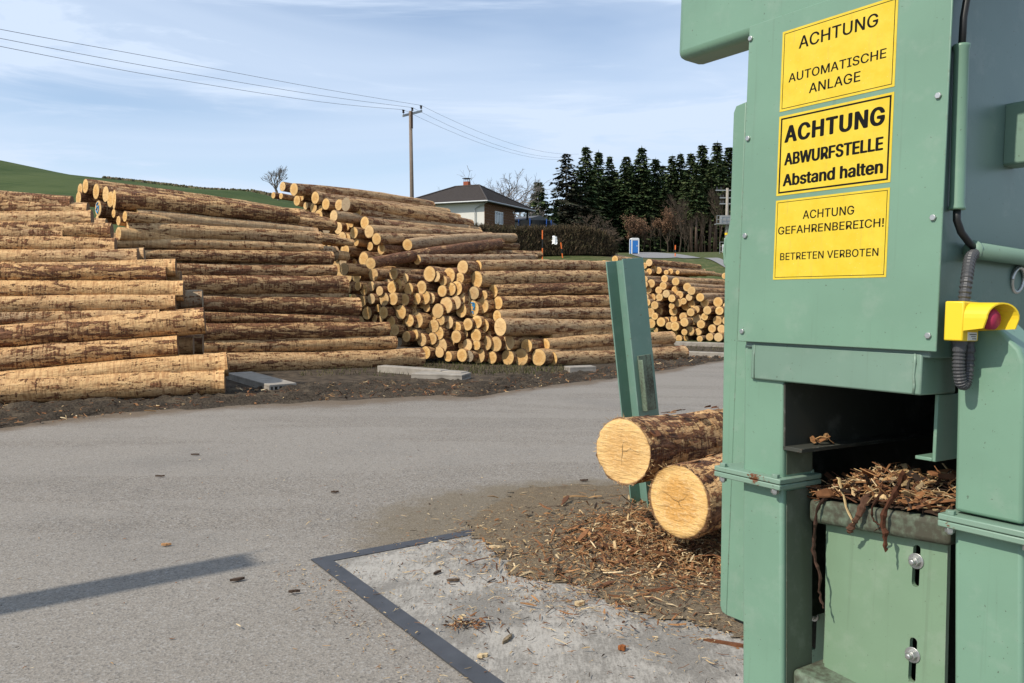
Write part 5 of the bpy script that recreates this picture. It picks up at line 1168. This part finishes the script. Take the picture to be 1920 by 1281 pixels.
# ------------------------------------------------------------ portable toilet, marker poles, white sack
t0 = at(1189, 478, 113.); t0[2] = float(g(t0[0], t0[1])); tw, thh = 1.12, 2.15
pt_ = empty('portable_toilet', tuple(t0), 'blue portable toilet cabin with white frame at the road bend', 'portable toilet', None, math.radians(6))
b = MB(); b.box((-tw / 2 + .06, -.55, .1), (tw / 2 - .06, .55, thh - .12)); b.build('body', M['bluedoor'], pt_)
b = MB(); b.box((-tw / 2 + .2, -.585, .18), (tw / 2 - .2, -.552, thh - .28)); dr = b.build('door', M['bluedoor'], pt_, False, .02); b = MB(); b.box((tw / 2 - .36, -.62, 1.05), (tw / 2 - .26, -.588, 1.2)); b.build('handle', M['white'], dr)
b = MB()
for x in (-tw / 2, tw / 2 - .14): b.box((x, -.60, .0), (x + .14, -.5, thh - .1)); b.box((x, .5, 0), (x + .14, .6, thh - .1))
b.box((-tw / 2 + .14, -.60, thh - .24), (tw / 2 - .14, -.5, thh - .1)); b.build('frame', M['white'], pt_)
b = MB(); b.prism([(-tw / 2 - .02, thh - .1), (tw / 2 + .02, thh - .1), (tw / 2 - .1, thh + .08), (-tw / 2 + .1, thh + .08)], -.62, .62, lambda p, z: (p[0], z, p[1])); b.build('roof', M['white'], pt_, False, .03)
def marker(px, py, top, lean, label, seq):
    p = hit(px, py); d = dep(p); h = float(at(px, top, d)[2] - p[2]); e = empty('snow_marker_pole', tuple(p), label, 'marker pole', 'orange and black snow marker poles')
    z0 = 0; w_ = .040 * d / 55
    for (f, mt, nm) in seq:
        z1 = f * h; b = MB(); b.tube([(lean * z0, 0, z0), (lean * z1, 0, z1)], w_, 8); b.build(nm, M[mt], e); z0 = z1
marker(1017, 488, 432, 0, 'taller upright orange and black marker pole before the hedge', [(.4, 'orange', 'orange_band'), (.7, 'blackp', 'black_band'), (1, 'orange', 'orange_band')])
marker(1055, 484, 455, -.12, 'short leaning orange and black marker pole before the hedge', [(.3, 'orange', 'orange_band'), (.6, 'blackp', 'black_band'), (1, 'orange', 'orange_band')])
marker(1266, 482, 460, 0, 'orange and black marker pole beside the distant road', [(.33, 'orange', 'orange_band'), (.62, 'blackp', 'black_band'), (1, 'orange', 'orange_band')])
sk = hit(1040, 484); rs = np.random.default_rng(8); b = MB(); n = 12; vv = []
for i in range(7):
    for k in range(n):
        a = 2 * math.pi * k / n; f = i / 6; r = .21 * (1 - .35 * f) * rs.uniform(.7, 1.25); vv.append((r * math.cos(a) * 1.1, r * .6 * math.sin(a), 1.0 + .6 * f + rs.normal(0, .04)))
b.add(vv, [(i * n + k, i * n + (k + 1) % n, (i + 1) * n + (k + 1) % n, (i + 1) * n + k) for i in range(6) for k in range(n)] + [tuple(6 * n + k for k in range(n))])
fr_ = hl[3]; tag(b.build('white_sack', M['white'], None, False, 0, (float(sk[0]), float(sk[1]) , float(g(sk[0], sk[1])))), 'crumpled white plastic sack caught at the front of the hedge', 'sack')
# ------------------------------------------------------------ loose bark and chips
dc = np.array([hit(1250, 1040)[0], hit(1250, 1040)[1]])
def pd(cx, cy, sx_, sy_, z=.03, lim=None):
    def f(rs):
        x, y = rs.normal(cx, sx_), rs.normal(cy, sy_)
        if lim and not lim(x, y): return None
        return (x, y, float(g(x, y)) + float(mound(x, y)) + rs.uniform(.018, z))
    return f
b = MB()
flakes(b, 6500, pd(dc[0] + .12, dc[1] + .06, .46, .46, .06), .014, .11, .003, .018, [4, 3, 2.6, 2, 1.6, 1.6, 3, .7], 101, .22)
flakes(b, 5200, pd(dc[0] + .05, dc[1] - .05, .62, .52, .035), .012, .08, .002, .010, [1.6, 2.4, 1.2, 3.4, 4, 1, 1.6, 3], 102, .12)
flakes(b, 3000, pd(dc[0] - .15, dc[1] - .1, .75, .6, .026), .008, .05, .002, .008, [1.2, 1.6, 1.6, 3, 3.4, 1.6, 1.2, 2.4], 103, .1)
flakes(b, 4500, pd(dc[0] + .22, dc[1] + .10, .34, .34, .075), .016, .10, .003, .016, [3, 3.2, 2, 3, 3.2, 1, 3, 2.2], 109, .25)
flakes(b, 130, pd(dc[0] + .1, dc[1] + .1, .42, .42, .08), .10, .26, .012, .04, [4, 3, 3, 2, .4, 2, 3, 0], 104, .16)
b = stuff(b.build('bark_litter', M['chips']))
b = MB()
flakes(b, 900, lambda rs: (lambda x, y: (x, y, float(g(x, y)) + .012))(rs.uniform(-3.2, 2.6), rs.uniform(2.6, 9)), .004, .03, .002, .008, [1.5, 1.5, 3, 1.5, 1.2, 3, 1, .8], 105, .08)
def sp(rs):
    k = rs.uniform(0, 5.5); s = rs.normal(0, .10) - .12; q = S0 + e1 * k + e2 * s; return (q[0], q[1], .012)
flakes(b, 700, sp, .004, .03, .002, .008, [1, 2, 1.5, 3, 3, 1, 1, 2], 106, .08)
flakes(b, 700, lambda rs: (lambda q: (q[0], q[1], .016))(S0 + e1 * rs.uniform(.1, 3) + e2 * rs.uniform(.1, 2.2)), .004, .028, .002, .007, [2, 2, 3, 2.5, 2, 3, 1, 1], 107, .08)
stuff(b.build('scattered_chips', M['chips']))
b = MB()
def soilp(rs):
    x = rs.uniform(-13, 8); y = float(yedge(x)) + rs.uniform(-.35, 2.0); return (x, y, float(g(x, y)) + rs.uniform(.0, .05))
flakes(b, 5200, soilp, .02, .16, .006, .035, [2, 1.5, 4, 1, .8, 5, 2, .4], 108, .3)
stuff(b.build('soil_bark_litter', M['chips']))
def piece(px, py, l, w_, a, c, label, name='bark_piece', cat='bark piece', th=.012, tilt=0., group='single pieces lying on the slab and asphalt'):
    p = hit(px, py); b = MB(); rs = np.random.default_rng(int(px * 7 + py)); n = 6; vv = []
    if py < 960: l *= .5; w_ *= .7
    elif px < 700: l *= .6; w_ *= .75
    for i in range(n + 1):
        f = i / n - .5; wv = w_ / 2 * (1 - (2 * abs(f)) ** 2) * rs.uniform(.45, 1.2) + .002; zz_ = th * .2 + abs(f) * tilt + rs.uniform(0, .003)
        vv += [(f * l, -wv, zz_), (f * l, wv, zz_ + rs.uniform(-.002, .004)), (f * l, wv * .85, zz_ + th), (f * l, -wv * .85, zz_ + th)]
    F = [(4 * i + k, 4 * i + (k + 1) % 4, 4 * (i + 1) + (k + 1) % 4, 4 * (i + 1) + k) for i in range(n) for k in range(4)] + [(3, 2, 1, 0), tuple(4 * n + k for k in range(4))]
    b.add(vv, F, c); o = b.build(name, M['chips'], None, False, 0, (float(p[0]), float(p[1]), float(p[2]) + .012)); o.rotation_euler = (0, 0, a); tag(o, label, cat, group)
BR, TN, DKB, PL = (.16, .065, .03), (.38, .22, .10), (.085, .055, .038), (.62, .47, .27)
piece(1087, 1141, .055, .036, .3, PL, 'small pale square wood block on the sawdust edge', 'wood_block', 'wood block', .02)
piece(932, 1032, .10, .022, -.1, PL, 'pale pointed splinter at the left of the sawdust spread', 'splinter', 'splinter')
piece(996, 1027, .05, .024, .1, TN, 'short tan chip right of the pale pointed splinter', 'wood_chip', 'wood chip')
piece(951, 1206, .09, .022, 1.1, (.25, .19, .12), 'grey-brown stick lying upright in the middle of the slab', 'stick', 'stick')
piece(1166, 1225, .035, .028, .2, (.30, .10, .03), 'small orange bark lump alone on the lower slab', 'bark_lump', 'bark lump', .018)
piece(905, 1238, .05, .03, .4, PL, 'pale crumb of wood at the inner edge of the steel strip', 'wood_chip', 'wood chip')
piece(312, 1027, .10, .028, .15, (.45, .24, .11), 'single orange-brown bark chip on the asphalt above the shadow', 'bark_piece', 'bark piece')
piece(445, 1093, .13, .03, .5, DKB, 'dark ragged bark sliver on the asphalt right of the shadow', 'bark_piece', 'bark piece')
piece(552, 1116, .10, .014, .2, DKB, 'thin dark bark sliver left of the steel strip', 'bark_piece', 'bark piece')
piece(366, 856, .16, .03, .1, DKB, 'dark bark piece on the asphalt below the second stack', 'bark_piece', 'bark piece')
piece(300, 897, .16, .02, .0, DKB, 'flat dark bark piece on the asphalt in the left middle', 'bark_piece', 'bark piece')
piece(628, 927, .12, .025, .05, DKB, 'dark bark piece on the open asphalt right of centre', 'bark_piece', 'bark piece')
piece(1015, 932, .09, .03, .3, TN, 'tan forked chip at the upper tip of the sawdust spread', 'wood_chip', 'wood chip')
piece(1095, 905, .14, .03, .1, DKB, 'dark bark piece on the asphalt left of the upper fresh log', 'bark_piece', 'bark piece')
piece(1365, 1215, .22, .022, -.4, BR, 'curved brown bark strip at the foot of the machine', 'bark_piece', 'bark piece')
piece(1045, 958, .34, .03, .15, DKB, 'long dark bark strip at the upper edge of the litter', 'bark_piece', 'bark piece', .02)
piece(1150, 985, .32, .03, -.3, (.45, .24, .10), 'long orange bark strip left of the lower fresh log', 'bark_piece', 'bark piece', .02)
piece(1145, 1002, .26, .035, -.08, (.42, .19, .07), 'broad orange bark strip in the litter below the post', 'bark_piece', 'bark piece', .02)
piece(1240, 1117, .20, .035, .35, BR, 'red-brown bark strip at the lower edge of the litter', 'bark_piece', 'bark piece', .02)
piece(820, 1080, .06, .02, .9, DKB, 'small dark bark curl on the pale upper slab', 'bark_piece', 'bark piece')
piece(850, 1095, .07, .02, .2, (.13, .09, .06), 'brown bark crumb just below the dark curl on the slab', 'bark_piece', 'bark piece')
b = MB(); pc = hit(868, 1180)
flakes(b, 110, lambda rs: (pc[0] + rs.normal(0, .055), pc[1] + rs.normal(.0, .035), .016 + rs.uniform(0, .025)), .01, .06, .004, .014, [3, 1, 4, 1, 2.5, 4, 2, .5], 120, .4)
tag(b.build('bark_clump', M['chips']), 'little clump of bark and splinters in the middle of the slab', 'bark clump', None, 'stuff')
# grass tufts at the foot of the middle stack and on the verge
b = MB(); rs = np.random.default_rng(55)
for _ in range(2600):
    if rs.random() < .5: px = rs.uniform(795, 1060); py = rs.uniform(678, 702)
    elif rs.random() < .5: px = rs.uniform(1225, 1365); py = rs.uniform(640, 664)
    else: px = rs.uniform(560, 1100); py = rs.uniform(684, 706)
    p = hit(px, py); l = rs.uniform(.03, .10); a = rs.uniform(0, 6.28); c = tuple(np.array([(.06, .075, .02), (.13, .12, .05), (.05, .05, .02), (.17, .14, .07)][rs.integers(4)]) * rs.uniform(.7, 1.2))
    b.add([(p[0] - .006, p[1], p[2]), (p[0] + .006, p[1], p[2]), (p[0] + l * .6 * math.cos(a), p[1] + l * .6 * math.sin(a), p[2] + l)], [(0, 1, 2)], c)
stuff(b.build('grass_tufts', M['twigs']))
print('LOGS', NLOG[0])
